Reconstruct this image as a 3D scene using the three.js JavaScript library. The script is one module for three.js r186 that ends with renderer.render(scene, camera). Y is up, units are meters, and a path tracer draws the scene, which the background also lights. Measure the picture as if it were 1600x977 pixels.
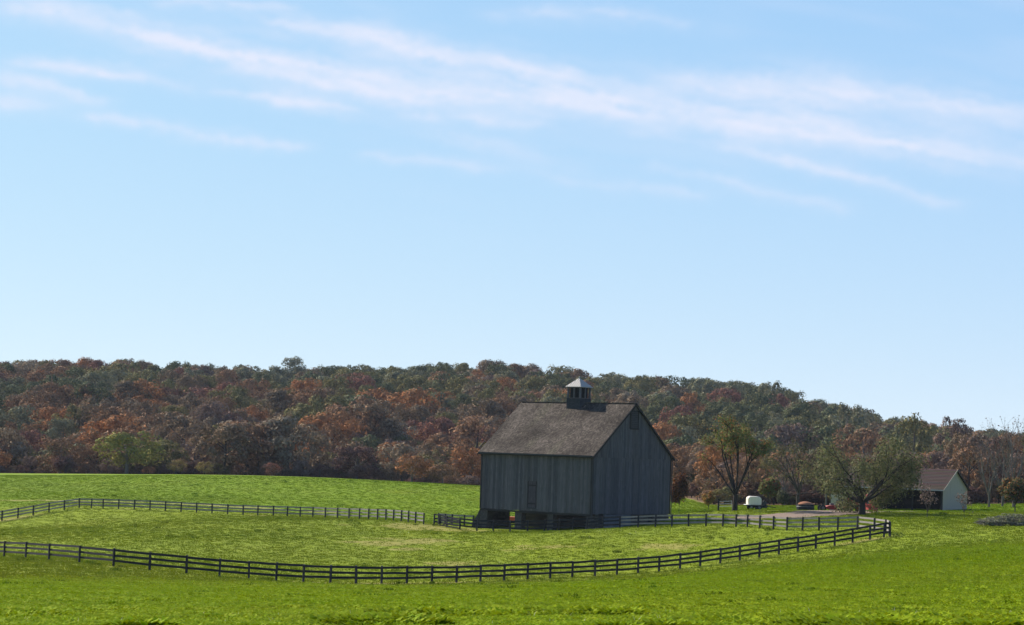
import * as THREE from 'three';
import { mergeGeometries } from 'three/addons/utils/BufferGeometryUtils.js';

// ---------------------------------------------------------------- camera, sky, sun, exposure
const EYE = 12, F = 3400, W0 = 1600, H0 = 977;
const scene = new THREE.Scene();
const camera = new THREE.PerspectiveCamera(2 * Math.atan(H0 / 2 / F) * 180 / Math.PI, W0 / H0, 0.5, 6000);
camera.position.set(0, EYE, 0);
camera.rotation.order = 'YXZ';
camera.rotation.x = Math.atan((706 - H0 / 2) / F);
camera.rotateZ(0.034);
camera.updateMatrixWorld(true);
const renderer = new THREE.WebGLRenderer({ antialias: true });
renderer.setSize(1024, 625);
renderer.toneMapping = THREE.LinearToneMapping;
renderer.toneMappingExposure = 2.3;
renderer.shadowMap.enabled = true;
const SUN_AZ = 44 * Math.PI / 180, SUN_EL = 36 * Math.PI / 180;
const sunDir = new THREE.Vector3(-Math.cos(SUN_AZ) * Math.cos(SUN_EL), Math.sin(SUN_EL), -Math.sin(SUN_AZ) * Math.cos(SUN_EL));
const sun = new THREE.DirectionalLight(new THREE.Color().setRGB(1, 0.92, 0.79), 5);
sun.position.copy(sunDir).multiplyScalar(400).add(new THREE.Vector3(0, 0, -220));
sun.target.position.set(0, 0, -220);
sun.castShadow = true;
Object.assign(sun.shadow.camera, { left: -260, right: 260, top: 260, bottom: -260, near: 1, far: 1200 });
sun.shadow.mapSize.set(4096, 4096);
scene.add(sun, sun.target);
scene.fog = new THREE.FogExp2(new THREE.Color().setRGB(0.72, 0.83, 1.0), 0.000045);

// ---------------------------------------------------------------- numbers: random, noise, pixels to places
function rng(seed) { let a = seed >>> 0; return () => { a = (a + 0x6D2B79F5) | 0; let t = Math.imul(a ^ (a >>> 15), 1 | a); t = (t + Math.imul(t ^ (t >>> 7), 61 | t)) ^ t; return ((t ^ (t >>> 14)) >>> 0) / 4294967296; }; }
function hash2(i, j) { let h = Math.imul(i, 374761393) + Math.imul(j, 668265263) | 0; h = Math.imul(h ^ (h >>> 13), 1274126177); return ((h ^ (h >>> 16)) >>> 0) / 4294967296; }
function noise(x, y) { const i = Math.floor(x), j = Math.floor(y); let u = x - i, v = y - j; u = u * u * (3 - 2 * u); v = v * v * (3 - 2 * v); const a = hash2(i, j), b = hash2(i + 1, j), c = hash2(i, j + 1), d = hash2(i + 1, j + 1); return a + (b - a) * u + (c - a) * v + (a - b - c + d) * u * v; }
function fbm(x, y, o = 4) { let s = 0, a = 0.5; for (let k = 0; k < o; k++) { s += a * noise(x, y); x = x * 2.03 + 17.3; y = y * 2.03 + 9.1; a *= 0.5; } return s / (1 - Math.pow(0.5, o)); }
const clamp = (x, a, b) => Math.min(b, Math.max(a, x)), lerp = (a, b, t) => a + (b - a) * t;
const smooth = (a, b, x) => { const t = clamp((x - a) / (b - a), 0, 1); return t * t * (3 - 2 * t); };
function table(t, x) { if (x <= t[0][0]) return t[0][1]; for (let i = 1; i < t.length; i++) if (x <= t[i][0]) return lerp(t[i - 1][1], t[i][1], (x - t[i - 1][0]) / (t[i][0] - t[i - 1][0])); return t[t.length - 1][1]; }
function ray(px, py) { const v = new THREE.Vector3((px - W0 / 2) / F, -(py - H0 / 2) / F, -1).applyQuaternion(camera.quaternion); return v.multiplyScalar(-1 / v.z); }
function at(px, py, d) { const v = ray(px, py).multiplyScalar(d); v.y += EYE; return v; }
const invQ = camera.quaternion.clone().invert();
function toPixel(v) { const q = v.clone(); q.y -= EYE; q.applyQuaternion(invQ); return [W0 / 2 - q.x / q.z * F, H0 / 2 + q.y / q.z * F]; }
const hor = px => 706 + 0.034 * (px - 800);

// ---------------------------------------------------------------- sky: gradient and cirrus by direction
{
  const SW = 4096, SH = 2048, data = new Float32Array(SW * SH * 4);
  const S = [
    [22, .85, [[40, 8], [180, 35], [300, 68], [400, 98], [520, 122], [650, 146], [800, 154], [960, 158]]],
    [18, .75, [[450, 38], [560, 52], [640, 75], [740, 95], [860, 117]]],
    [24, .62, [[780, 112], [950, 148], [1050, 170], [1150, 190], [1280, 207], [1450, 228], [1640, 262]]],
    [26, .58, [[1070, 128], [1250, 138], [1400, 150], [1640, 182]]],
    [10, .5, [[30, 98], [160, 112], [280, 132]]], [10, .5, [[-40, 114], [70, 138], [160, 160]]], [14, .35, [[-40, 150], [60, 165]]],
    [8, .48, [[140, 182], [260, 203], [350, 218], [460, 230]]], [9, .42, [[340, 142], [450, 158], [550, 172]]],
    [20, .26, [[670, 205], [780, 232], [870, 270]]], [9, .34, [[1140, 225], [1300, 268], [1480, 318]]], [10, .22, [[1020, 260], [1150, 285], [1310, 322]]],
    [7, .3, [[570, 240], [760, 266]]], [10, .4, [[260, 0], [440, 12]]], [12, .3, [[780, 22], [930, 18], [1060, 36]]], [6, .34, [[630, 182], [830, 190]]],
    [7, .4, [[900, 162], [1010, 184]]], [10, .2, [[900, 288], [1080, 300]]], [12, .3, [[1000, 205], [1250, 190], [1500, 250]]], [46, .2, [[700, 120], [1000, 170], [1300, 180], [1660, 215]]], [40, .16, [[250, 90], [600, 130], [900, 170]]],
  ];
  const e = new THREE.Vector3(), c = new THREE.Vector3();
  for (let j = 0; j < SH; j++) {
    const el = ((j + 0.5) / SH - 0.5) * Math.PI, eld = el * 180 / Math.PI, cy = Math.cos(el), sy = Math.sin(el);
    for (let i = 0; i < SW; i++) {
      const k = (j * SW + i) * 4;
      if (eld < -1.5) { data[k] = 0.10; data[k + 1] = 0.12; data[k + 2] = 0.08; data[k + 3] = 1; continue; }
      const az = ((i + 0.5) / SW - 0.5) * 2 * Math.PI, x = Math.cos(az) * cy, z = Math.sin(az) * cy;
      const mu = x * sunDir.x + sy * sunDir.y + z * sunDir.z, t = clamp(eld, 0, 90);
      const h1 = Math.exp(-t / 5.5), h2 = Math.exp(-t / 30), g = Math.pow(clamp(0.5 + 0.5 * mu, 0, 1), 5);
      let r = 0.048 + 0.118 * h2 + 0.152 * h1 + 0.10 * g * h2, gg = 0.120 + 0.183 * h2 + 0.066 * h1 + 0.118 * g * h2, b = 0.32 + 0.13 * h2 - 0.028 * h1 + 0.03 * g * h2;
      r += 0.07 * Math.pow(g, 4); gg += 0.07 * Math.pow(g, 4); b += 0.06 * Math.pow(g, 4);
      let a = 0;
      const azd = ((az * 180 / Math.PI + 90 + 540) % 360) - 180;
      const gx = azd * 1.0, gy = eld + azd * 0.16;
      if (eld > 5) { const n = fbm(gx * 0.16, gy * 0.9 + 3, 4); a = smooth(0.52, 0.85, n) * 0.30 * smooth(5, 8, eld); }
      if (Math.abs(azd) < 16 && eld < 14 && eld > 0) {
        e.set(x, sy, z).applyQuaternion(invQ);
        if (e.z < 0) {
          let px = W0 / 2 - e.x / e.z * F, py = H0 / 2 + e.y / e.z * F;
          const wx = (fbm(px * 0.011, py * 0.02, 4) - 0.5), wy = (fbm(px * 0.013 + 40, py * 0.03 + 8, 4) - 0.5);
          px += wx * 40; py += wy * 16 + (fbm(px * 0.05, py * 0.09 + 60, 3) - 0.5) * 12;
          const along = px * 0.97 + py * 0.22, across = -px * 0.2 + py * 0.98;
          const fine = clamp(-0.12 + 1.5 * fbm(along * 0.010, across * 0.10, 5) + 0.7 * (fbm(along * 0.022, across * 0.26 + 7, 3) - 0.5), 0.05, 1.2);
          let keep = 1;
          for (const [w, op, pts] of S) {
            let best = 1e9, s = 0;
            for (let q = 1; q < pts.length; q++) {
              const [ax, ay] = pts[q - 1], [bx, by] = pts[q], dx = bx - ax, dy = by - ay;
              const raw = ((px - ax) * dx + (py - ay) * dy) / (dx * dx + dy * dy), u = clamp(raw, 0, 1);
              const dd = Math.hypot((px - ax - dx * u) * (raw !== u ? 0.35 : 1), py - ay - dy * u);
              if (dd < best) { best = dd; s = (q - 1 + u) / (pts.length - 1); }
            }
            if (best > w * 2.6) continue;
            const taper = 0.6 + 0.4 * Math.sin(Math.PI * clamp(s, 0.02, 0.98)), ww = w * 0.98 * (0.5 + 0.5 * taper);
            const core = Math.exp(-best * best / (ww * ww * 0.55)) * 0.62 + Math.exp(-best * best / (ww * ww * 2.6)) * 0.42;
            keep *= 1 - clamp(core * op * (w < 15 ? 1.7 : 1.3) * taper * (w < 30 ? 0.3 + 0.8 * fine : fine), 0, 0.95);
          }
          a = Math.max(a * 0.5, 1 - keep);
        }
      }
      a = clamp(a, 0, 0.92);
      data[k] = lerp(r, 0.352, a); data[k + 1] = lerp(gg, 0.370, a); data[k + 2] = lerp(b, 0.435, a); data[k + 3] = 1;
    }
  }
  const tex = new THREE.DataTexture(data, SW, SH, THREE.RGBAFormat, THREE.FloatType);
  tex.mapping = THREE.EquirectangularReflectionMapping; tex.magFilter = THREE.LinearFilter; tex.minFilter = THREE.LinearFilter; tex.needsUpdate = true;
  scene.background = tex; scene.environment = tex;
}

// ---------------------------------------------------------------- helpers for things and parts
const taken = new Map();
function numbered(name) { const n = taken.get(name) || 0; taken.set(name, n + 1); return n ? name + '_' + String(n).padStart(3, '0') : name; }
function cast(o) { o.traverse(m => { if (m.isMesh) { m.castShadow = true; m.receiveShadow = true; } }); return o; }
function thing(name, label, category, pos = [0, 0, 0], turn = 0, group) {
  const o = new THREE.Group(); o.name = numbered(name); o.position.set(...pos); o.rotation.y = turn; o.userData = { label, category };
  if (group) o.userData.group = group; scene.add(o); return o;
}
function part(name, geo, mat, parent) { const m = new THREE.Mesh(geo, mat); m.name = name; m.castShadow = m.receiveShadow = true; parent.add(m); return m; }
function structure(name, geo, mat) { const m = part(name, geo, mat, scene); m.name = numbered(name); m.userData = { kind: 'structure' }; return m; }
function mat(r, g, b, rough = 0.9, extra = {}) { const m = new THREE.MeshPhysicalMaterial({ roughness: rough, specularIntensity: rough > 0.7 ? 0.12 : 0.6, ...extra }); m.color.setRGB(r, g, b); return m; }
function box(x0, x1, y0, y1, z0, z1) { const g = new THREE.BoxGeometry(x1 - x0, y1 - y0, z1 - z0); g.translate((x0 + x1) / 2, (y0 + y1) / 2, (z0 + z1) / 2); return g; }
const plain = g => { const q = g.index ? g.toNonIndexed() : g; return q; };
function merged(list) { const l = list.map(plain); const names = ['position', 'normal', 'uv']; for (const g of l) for (const n of Object.keys(g.attributes)) if (!names.includes(n)) g.deleteAttribute(n); for (const g of l) if (!g.attributes.uv) g.setAttribute('uv', new THREE.BufferAttribute(new Float32Array(g.attributes.position.count * 2), 2)); return mergeGeometries(l); }
// a straight bar of given section between two points
function bar(a, b, w, h) {
  const A = new THREE.Vector3(...a), B = new THREE.Vector3(...b), L = A.distanceTo(B), g = new THREE.BoxGeometry(w, h, L);
  const m = new THREE.Matrix4().lookAt(A, B, new THREE.Vector3(0, 1, 0.001)); m.setPosition(A.add(B).multiplyScalar(0.5)); return g.applyMatrix4(m);
}
// a prism from a polygon in x, y, thick along z
function prism(pts, z0, z1) { const s = new THREE.Shape(pts.map(p => new THREE.Vector2(...p))); const g = new THREE.ExtrudeGeometry(s, { depth: z1 - z0, bevelEnabled: false }); g.translate(0, 0, z0); return g; }
function dataTexture(w, h, fn, srgb = false) {
  const d = new Uint8Array(w * h * 4);
  for (let j = 0; j < h; j++) for (let i = 0; i < w; i++) { const c = fn(i / w, j / h, i, j), k = (j * w + i) * 4; for (let q = 0; q < 3; q++) { let v = clamp(c[q], 0, 1); if (srgb) v = v <= 0.0031308 ? v * 12.92 : 1.055 * Math.pow(v, 1 / 2.4) - 0.055; d[k + q] = v * 255; } d[k + 3] = 255; }
  const t = new THREE.DataTexture(d, w, h); t.magFilter = THREE.LinearFilter; t.minFilter = THREE.LinearMipmapLinearFilter; t.generateMipmaps = true; t.wrapS = t.wrapT = THREE.RepeatWrapping; if (srgb) t.colorSpace = THREE.SRGBColorSpace; t.needsUpdate = true; return t;
}

// ---------------------------------------------------------------- fence lines as surveyed: [px, py of the post's foot, distance]
const dNear = [[-120, 205], [-40, 192], [6, 184], [40, 177], [76, 171], [123, 165], [177, 160], [233, 157], [342, 155], [431, 156], [516, 158], [635, 162], [800, 168], [1030, 177], [1275, 189], [1391, 195]];
const nearPosts = [[-55, 866.5], [-24, 868], [6, 869.6], [39.7, 872], [76, 875.2], [123.5, 879.3], [177, 884.4], [233.5, 890], [291, 895.7], [342.5, 901.5], [388.5, 906], [431, 908.5], [473.5, 911], [516, 910], [556, 911], [596, 912.5], [635.3, 913.3], [674.5, 912.6], [713, 911], [750.5, 909.3], [787.5, 907.5], [824, 905.8], [859.6, 904.4], [894, 902.8], [929.5, 901], [963.8, 899], [996.8, 896.5], [1029.6, 894], [1062.5, 890], [1094, 885.6], [1125.5, 881.2], [1156, 877], [1186.5, 872], [1217, 866.8], [1246.7, 862.4], [1274.8, 858], [1304.3, 853.4], [1332.3, 848.8], [1359.3, 844.6], [1381.4, 840.4], [1391, 837]].map(([x, y]) => [x, y, table(dNear, x)]);
const dFront = [[745, 243], [797, 240], [870, 236], [940, 232], [1024, 228], [1103, 224], [1167, 219], [1230, 212], [1280, 209], [1340, 206], [1366, 202], [1386, 198], [1391, 195]];
const frontPosts = [[745, 831], [770.5, 832.2], [797, 831.7], [824, 831.5], [850.5, 830.8], [873, 829.8], [895, 828.8], [917, 827.6], [941.6, 826.5], [968.6, 825], [997, 824.2], [1024, 823.8], [1049.7, 823.5], [1076, 823], [1103, 822.5], [1129.4, 822.9], [1150, 823.5], [1167.7, 824.2], [1187, 825.5], [1208.5, 827.3], [1229.7, 829], [1254, 829.6], [1279.8, 830.2], [1309, 830], [1339.7, 828], [1366, 828.6], [1384, 833]].map(([x, y]) => [x, y, table(dFront, x)]);
const dBack = [[-60, 262], [2.5, 272], [123, 288], [250, 286], [400, 280], [490, 275], [545, 268], [600, 260], [662, 249]];
const backPosts = [[-46, 823.5], [-22, 818.6], [2.5, 813.8], [27.5, 808.8], [51.5, 805.6], [76, 801.8], [100, 797.6], [123.5, 793.6], [142.5, 793.8], [160.7, 794.6], [185, 795.7], [209.4, 796.6], [234, 797.6], [258, 799], [282.5, 800.2], [306.8, 801.6], [331, 802.7], [355.5, 803.6], [379.6, 804.7], [402.6, 805.7], [426.9, 806.6], [448.6, 807.3], [468.8, 807.8], [488.5, 808.4], [508, 809], [527, 809.6], [545, 810.4], [561.3, 811], [575.5, 811.8], [589.6, 812.4], [602.5, 813], [614.4, 813.6], [626.8, 814.2], [637.7, 814.8], [649, 815.2], [662, 815.8]].map(([x, y]) => [x, y, table(dBack, x)]);
const penBack = [[685, 818.5, 254], [695.5, 819.3, 253.5], [706, 820.2, 253], [725.5, 821.5, 252], [739, 822.5, 251.5]];
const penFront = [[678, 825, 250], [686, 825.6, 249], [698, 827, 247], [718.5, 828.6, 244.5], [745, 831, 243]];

// ---------------------------------------------------------------- the lie of the land: a thin plate through surveyed points
const survey = [];
const addP = (px, py, d) => { const p = at(px, py, d); survey.push([p.x, p.z, p.y]); };
nearPosts.forEach((p, i) => { if (i % 3 === 0) addP(...p); }); addP(1391, 837, 195);
frontPosts.forEach((p, i) => { if (i % 3 === 0) addP(...p); });
backPosts.forEach((p, i) => { if (i % 4 === 0) addP(...p); }); addP(662, 815.8, 249);
for (const p of [[678, 825, 250], [718.5, 828.6, 244.5], [739, 822.5, 251.5]]) addP(...p);
for (const p of [[923, 829.5, 241], [752, 823, 251.5], [1043, 813, 252.5], [860, 823, 264], [801, 824, 266], [801, 803, 305],
  [1148, 797.5, 262], [1060, 800, 275], [1180, 796.5, 288], [1258, 797, 285], [1347, 804.5, 250], [1449, 808.5, 236], [1506, 809, 236], [1470, 798, 284], [1300, 800, 275], [1590, 801, 262], [1570, 822, 206], [1210, 808, 245], [1290, 812, 236], [1110, 791, 318], [1250, 790, 322], [1400, 790, 330], [1540, 788, 322], [1680, 786, 330],
  [-120, 741, 430], [0, 742, 430], [200, 742, 432], [400, 743.5, 430], [560, 750, 420], [700, 758, 408], [748, 761.5, 402], [840, 767, 395], [960, 775, 372],
  [0, 767, 345], [300, 772, 345], [600, 786, 330],
  [1600, 977, 40], [800, 980, 39], [0, 977, 40], [-150, 977, 40], [1750, 977, 40], [0, 919, 100], [640, 929, 100], [1000, 925, 98], [1390, 912, 100], [1600, 905, 100], [1800, 900, 102], [0, 893, 140], [320, 914, 128], [1000, 908, 150], [1390, 868, 150], [1600, 858, 150], [1800, 852, 152], [640, 954, 62], [0, 948, 62], [1600, 944, 62], [300, 846, 205], [600, 861, 205], [900, 861, 200], [1150, 848, 205]]) addP(...p);
for (const [x, d, h] of [[0, 0, -1.75], [-12, 10, -1.9], [12, 10, -1.9], [-40, -40, -1.5], [40, -40, -1.5], [-90, 60, -5], [90, 60, -3.6], [-110, 200, -9], [130, 200, -5], [-150, 330, -8.5], [-200, 430, -8], [170, 330, -5.5], [-300, 100, -7], [300, 100, -4], [-330, 400, -8], [330, 400, -6], [100, 440, -7.5], [170, 440, -7], [20, 445, -7.8]]) survey.push([x, -d, EYE + h]);
const plate = (() => {
  const n = survey.length, N = n + 3, A = [];
  const U = r2 => r2 < 1e-9 ? 0 : r2 * Math.log(r2) * 0.5;
  for (let i = 0; i < n; i++) { const r = []; for (let j = 0; j < n; j++) r.push(U(((survey[i][0] - survey[j][0]) ** 2 + (survey[i][1] - survey[j][1]) ** 2) / 1e4) + (i === j ? 0.002 : 0)); r.push(1, survey[i][0] / 100, survey[i][1] / 100, survey[i][2]); A.push(r); }
  for (let k = 0; k < 3; k++) { const r = []; for (let j = 0; j < n; j++) r.push(k ? survey[j][k - 1] / 100 : 1); r.push(0, 0, 0, 0); A.push(r); }
  for (let c = 0; c < N; c++) { let p = c; for (let i = c + 1; i < N; i++) if (Math.abs(A[i][c]) > Math.abs(A[p][c])) p = i; [A[c], A[p]] = [A[p], A[c]]; for (let i = c + 1; i < N; i++) { const f = A[i][c] / A[c][c]; if (f) for (let j = c; j <= N; j++) A[i][j] -= f * A[c][j]; } }
  const w = new Float64Array(N); for (let i = N - 1; i >= 0; i--) { let s = A[i][N]; for (let j = i + 1; j < N; j++) s -= A[i][j] * w[j]; w[i] = s / A[i][i]; }
  return (x, z) => { let s = w[n] + w[n + 1] * x / 100 + w[n + 2] * z / 100; for (let j = 0; j < n; j++) s += w[j] * U(((x - survey[j][0]) ** 2 + (z - survey[j][1]) ** 2) / 1e4); return s; };
})();
const GX0 = -360, GX1 = 360, GD0 = -60, GD1 = 450, GS = 3, GNX = (GX1 - GX0) / GS + 1, GND = (GD1 - GD0) / GS + 1;
const grid = new Float32Array(GNX * GND);
for (let j = 0; j < GND; j++) for (let i = 0; i < GNX; i++) grid[j * GNX + i] = plate(GX0 + i * GS, -(GD0 + j * GS));
function ground(x, d) {
  const u = clamp((x - GX0) / GS, 0, GNX - 1.001), v = clamp((d - GD0) / GS, 0, GND - 1.001), i = Math.floor(u), j = Math.floor(v), a = u - i, b = v - j, k = j * GNX + i;
  return lerp(lerp(grid[k], grid[k + 1], a), lerp(grid[k + GNX], grid[k + GNX + 1], a), b);
}
// the wooded hill behind the fields
const skylineTop = [[-300, 585], [0, 571], [180, 567], [400, 578], [640, 576], [800, 574], [960, 594], [1110, 600], [1200, 609], [1260, 626], [1330, 638], [1380, 656], [1480, 664], [1540, 676], [1700, 690], [1900, 690]];
function hill(x, d) {
  const px = 800 + F * x / Math.max(d, 1), ridge = EYE + (hor(px) - table(skylineTop, px)) * 900 / F - 15.2;
  const foot = ground(clamp(x * 450 / d, -350, 350), 449.9), low = foot - 3.0 * smooth(450, 490, d);
  return lerp(low, ridge, 0.5 * smooth(480, 900, d) + 0.5 * clamp((d - 475) / 425, 0, 1)) - 14 * smooth(950, 1500, d) + (d > 470 ? (fbm(x * 0.012, d * 0.012, 3) - 0.5) * 5 * smooth(470, 560, d) : 0);
}
const height = (x, d) => d < 450 ? ground(x, d) : hill(x, d);
function sheet(xs, ds, fn, uv) {
  const pos = [], tex = [], idx = [], n = xs.length;
  for (const d of ds) for (let i = 0; i < n; i++) { const x = typeof xs[i] === 'function' ? xs[i](d) : xs[i]; pos.push(x, fn(x, d), -d); tex.push(...uv(x, d)); }
  for (let j = 0; j < ds.length - 1; j++) for (let i = 0; i < n - 1; i++) { const a = j * n + i; idx.push(a, a + 1, a + n, a + 1, a + n + 1, a + n); }
  const g = new THREE.BufferGeometry(); g.setAttribute('position', new THREE.Float32BufferAttribute(pos, 3)); g.setAttribute('uv', new THREE.Float32BufferAttribute(tex, 2)); g.setIndex(idx); g.computeVertexNormals(); return g;
}
const range = (a, b, n) => Array.from({ length: n + 1 }, (_, i) => lerp(a, b, i / n));

// where the crop, the mown strip, the track and the wood begin
const cropEdge = [[-300, 903], [0, 905], [200, 907], [330, 911], [640, 918], [800, 915], [1000, 905], [1150, 892], [1300, 873], [1400, 858], [1480, 851], [1600, 848], [1900, 845]];
function segDist(x, d, a, b) { const dx = b[0] - a[0], dd = b[1] - a[1], u = clamp(((x - a[0]) * dx + (d - a[1]) * dd) / (dx * dx + dd * dd), 0, 1); return Math.hypot(x - a[0] - dx * u, d - a[1] - dd * u); }
const flat = p => { const v = at(...p); return [v.x, -v.z]; };
const backLine = backPosts.map(flat), nearLine = nearPosts.map(flat), frontLine = frontPosts.map(flat);
const lineDist = (l, x, d) => { let m = 1e9; for (let i = 1; i < l.length; i++) m = Math.min(m, segDist(x, d, l[i - 1], l[i])); return m; };
const track = [[-60, 781, 305], [60, 780, 308], [250, 785, 306], [350, 787.5, 303], [520, 796, 296]].map(flat);
const driveLine = [[1150, 812, 246], [1210, 808, 246], [1290, 805, 254], [1330, 801.5, 266], [1400, 799, 276]].map(flat);
const bare = [[[600, 846, 212], 6], [[640, 841, 216], 7], [[662, 840, 217], 5], [[640, 851, 207], 3], [[665, 823, 243], 10], [[1040, 850, 203], 5], [[700, 876, 189], 4], [[820, 854, 205], 4], [[865, 852, 206], 4], [[550, 812, 266], 7]].map(([p, r]) => [...flat(p), r]);
function woodStart(x, d) { const t = x / Math.max(d, 1); return t > 0.055 ? lerp(452, 322, smooth(0.055, 0.10, t)) : 452; }
function isCrop(x, d) { if (d < 20) return 1; const px = 800 + F * x / d; const p = toPixel(new THREE.Vector3(x, ground(x, d), -d)); return d < 200 ? smooth(198, 150, d) * smooth(-5, 8, p[1] - table(cropEdge, px) + (fbm(x * 0.3, d * 0.12, 3) - 0.5) * 9) : 0; }
function grassColor(x, d) {
  const n1 = fbm(x * 0.035, d * 0.02, 4), n2 = fbm(x * 0.22 + 50, d * 0.11, 4), n3 = fbm(x * 1.3, d * 0.7 + 30, 3);
  const crop = isCrop(x, d), back = smooth(4, 12, d - table(dBack, 800 + F * x / Math.max(d, 1)) - 8) * smooth(-300, -10, -x - 5 + 10);
  let c = [0.130, 0.165, 0.006];
  c = [lerp(c[0], 0.114, back), lerp(c[1], 0.172, back), lerp(c[2], 0.003, back)];
  c = [lerp(c[0], 0.128, crop), lerp(c[1], 0.174, crop), lerp(c[2], 0.003, crop)];
  const dry = smooth(0.5, 0.75, n2) * 0.10 * (1 - crop * 0.7) + smooth(0.52, 0.7, n1) * 0.2 * (1 - crop * 0.5);
  c = [lerp(c[0], 0.170, dry), lerp(c[1], 0.162, dry), lerp(c[2], 0.018, dry)];
  const lush = smooth(0.5, 0.3, n2) * 0.14 + smooth(0.46, 0.32, n1) * 0.2;
  c = [lerp(c[0], 0.090, lush), lerp(c[1], 0.125, lush), lerp(c[2], 0.012, lush)];
  const k = 0.90 + 0.20 * n3; return [c[0] * k, c[1] * k, c[2] * k];
}
function earth(x, d) { // 0..1 how much bare earth shows
  let e = 0; const n = fbm(x * 0.5 + 9, d * 0.35, 4);
  const tr = lineDist(track, x, d); e = Math.max(e, smooth(3.2, 0.8, tr + (n - 0.5) * 4) * 0.6);
  for (const [bx, bd, r] of bare) { const q = Math.hypot(x - bx, (d - bd) * 0.9) / r; if (q < 1.6) e = Math.max(e, smooth(0.8, 0.3, q + (n - 0.5) * 1.3) * 0.5); }
  if (d > 120 && d < 300) { const nl = Math.min(lineDist(nearLine, x, d), lineDist(backLine, x, d)); e = Math.max(e, smooth(1.6, 0.2, nl) * smooth(0.45, 0.68, fbm(x * 0.16 + 3, d * 0.16, 3)) * 0.55); }
  return e;
}
{
  const TX = 150, TD = 470, T = 1536;
  const map = dataTexture(T, T, (u, v) => {
    const x = (u - 0.5) * 2 * TX, d = v * TD; let c = grassColor(x, d); const e = earth(x, d), n = fbm(x * 2, d * 2, 2);
    c = [lerp(c[0], 0.20 * (0.7 + 0.6 * n), e), lerp(c[1], 0.145 * (0.7 + 0.6 * n), e), lerp(c[2], 0.06 * (0.7 + 0.6 * n), e)];
    const w = smooth(-6, 10, d - woodStart(x, d) + (fbm(x * 0.2, d * 0.2, 3) - 0.5) * 14); c = [lerp(c[0], 0.115 * (0.6 + 0.8 * n), w), lerp(c[1], 0.072 * (0.6 + 0.8 * n), w), lerp(c[2], 0.045 * (0.6 + 0.8 * n), w)];
    return c;
  }, true);
  map.wrapS = map.wrapT = THREE.MirroredRepeatWrapping; map.anisotropy = 16;
  const m = new THREE.MeshPhysicalMaterial({ specularIntensity: 0.1, map, roughness: 1 });
  structure('field', sheet(range(GX0, GX1, 180), range(GD0, 450, 170), (x, d) => ground(x, d) + (d > 40 && d < 445 ? (fbm(x * 0.25, d * 0.25, 2) - 0.5) * 0.03 : 0), (x, d) => [x / (2 * TX) + 0.5, d / TD]), m);
  const litter = dataTexture(512, 512, (u, v, i, j) => { const n = fbm(i * 0.11, j * 0.11, 4), q = hash2(i, j); const s = 0.55 + 0.6 * n + 0.3 * q; return [0.10 * s, 0.062 * s, 0.040 * s]; }, true);
  structure('wooded_hill', sheet(range(-1, 1, 130).map(k => d => k * lerp(360, 800, (d - 450) / 1050)), range(450, 1500, 120), (x, d) => hill(x, d), (x, d) => [x / 30, d / 30]), new THREE.MeshPhysicalMaterial({ specularIntensity: 0.1, map: litter, roughness: 1 }));
}
// gravel drive beside the paddock
{
  const tex = dataTexture(512, 512, (u, v, i, j) => { const n = fbm(i * 0.06, j * 0.06, 4), q = hash2(i, j); const s = 0.62 + 0.45 * n + 0.25 * q; return [0.165 * s, 0.122 * s, 0.097 * s]; }, true);
  const pos = [], uv = [], idx = [], n = 60, hw = [2.6, 4.2, 5, 4.4, 4];
  const curve = new THREE.CatmullRomCurve3(driveLine.map(([x, d]) => new THREE.Vector3(x, 0, -d)));
  for (let k = 0; k <= n; k++) {
    const p = curve.getPoint(k / n), t = curve.getTangent(k / n), w = table(hw.map((w, i) => [i / 4, w]), k / n);
    for (let q = -6; q <= 6; q++) { const s = q / 6 * (w + (fbm(k * 0.3, q > 0 ? 5 : 9, 3) - 0.5) * 2.2), x = p.x - t.z * s, z = p.z + t.x * s; pos.push(x, ground(x, -z) + 0.07 - 0.05 * Math.pow(Math.abs(q) / 6, 3), z); uv.push(x / 4, z / 4); }
    if (k) for (let q = 0; q < 12; q++) { const a = (k - 1) * 13 + q; idx.push(a, a + 13, a + 1, a + 1, a + 13, a + 14); }
  }
  const g = new THREE.BufferGeometry(); g.setAttribute('position', new THREE.Float32BufferAttribute(pos, 3)); g.setAttribute('uv', new THREE.Float32BufferAttribute(uv, 2)); g.setIndex(idx); g.computeVertexNormals();
  if (g.attributes.normal.getY(20) < 0) { g.index.array.reverse(); g.computeVertexNormals(); }
  structure('gravel_drive', g, new THREE.MeshPhysicalMaterial({ specularIntensity: 0.1, map: tex, roughness: 1 }));
}

// ---------------------------------------------------------------- the barn
// local axes: x runs along the gable end, -z along the eaves side, origin at the foot of the near corner
const TH = 40 * Math.PI / 180, BL = 16.2, BW = 14.7, Y1 = 1.83, Y2 = 8.45, YR = 14.35;
const woodTex = dataTexture(256, 1024, (u, v, i, j) => { const n = fbm(i * 0.16, j * 0.006, 4), f = fbm(i * 0.7 + 20, j * 0.02, 3), s = fbm(i * 0.03 + 5, j * 0.011 + 3, 3); const k = 0.56 + 0.45 * n + 0.3 * (f - 0.5) + 0.45 * (s - 0.5); return [k, k, k]; });
woodTex.colorSpace = THREE.NoColorSpace;
function woodMat(r, g, b, rough = 0.95) { const m = new THREE.MeshPhysicalMaterial({ specularIntensity: 0.1, map: woodTex, roughness: rough }); m.color.setRGB(r, g, b); return m; }
const boardMats = [[.100, .097, .106], [.112, .109, .118], [.082, .080, .089], [.102, .096, .102], [.128, .124, .132]].map(c => woodMat(...c));
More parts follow.
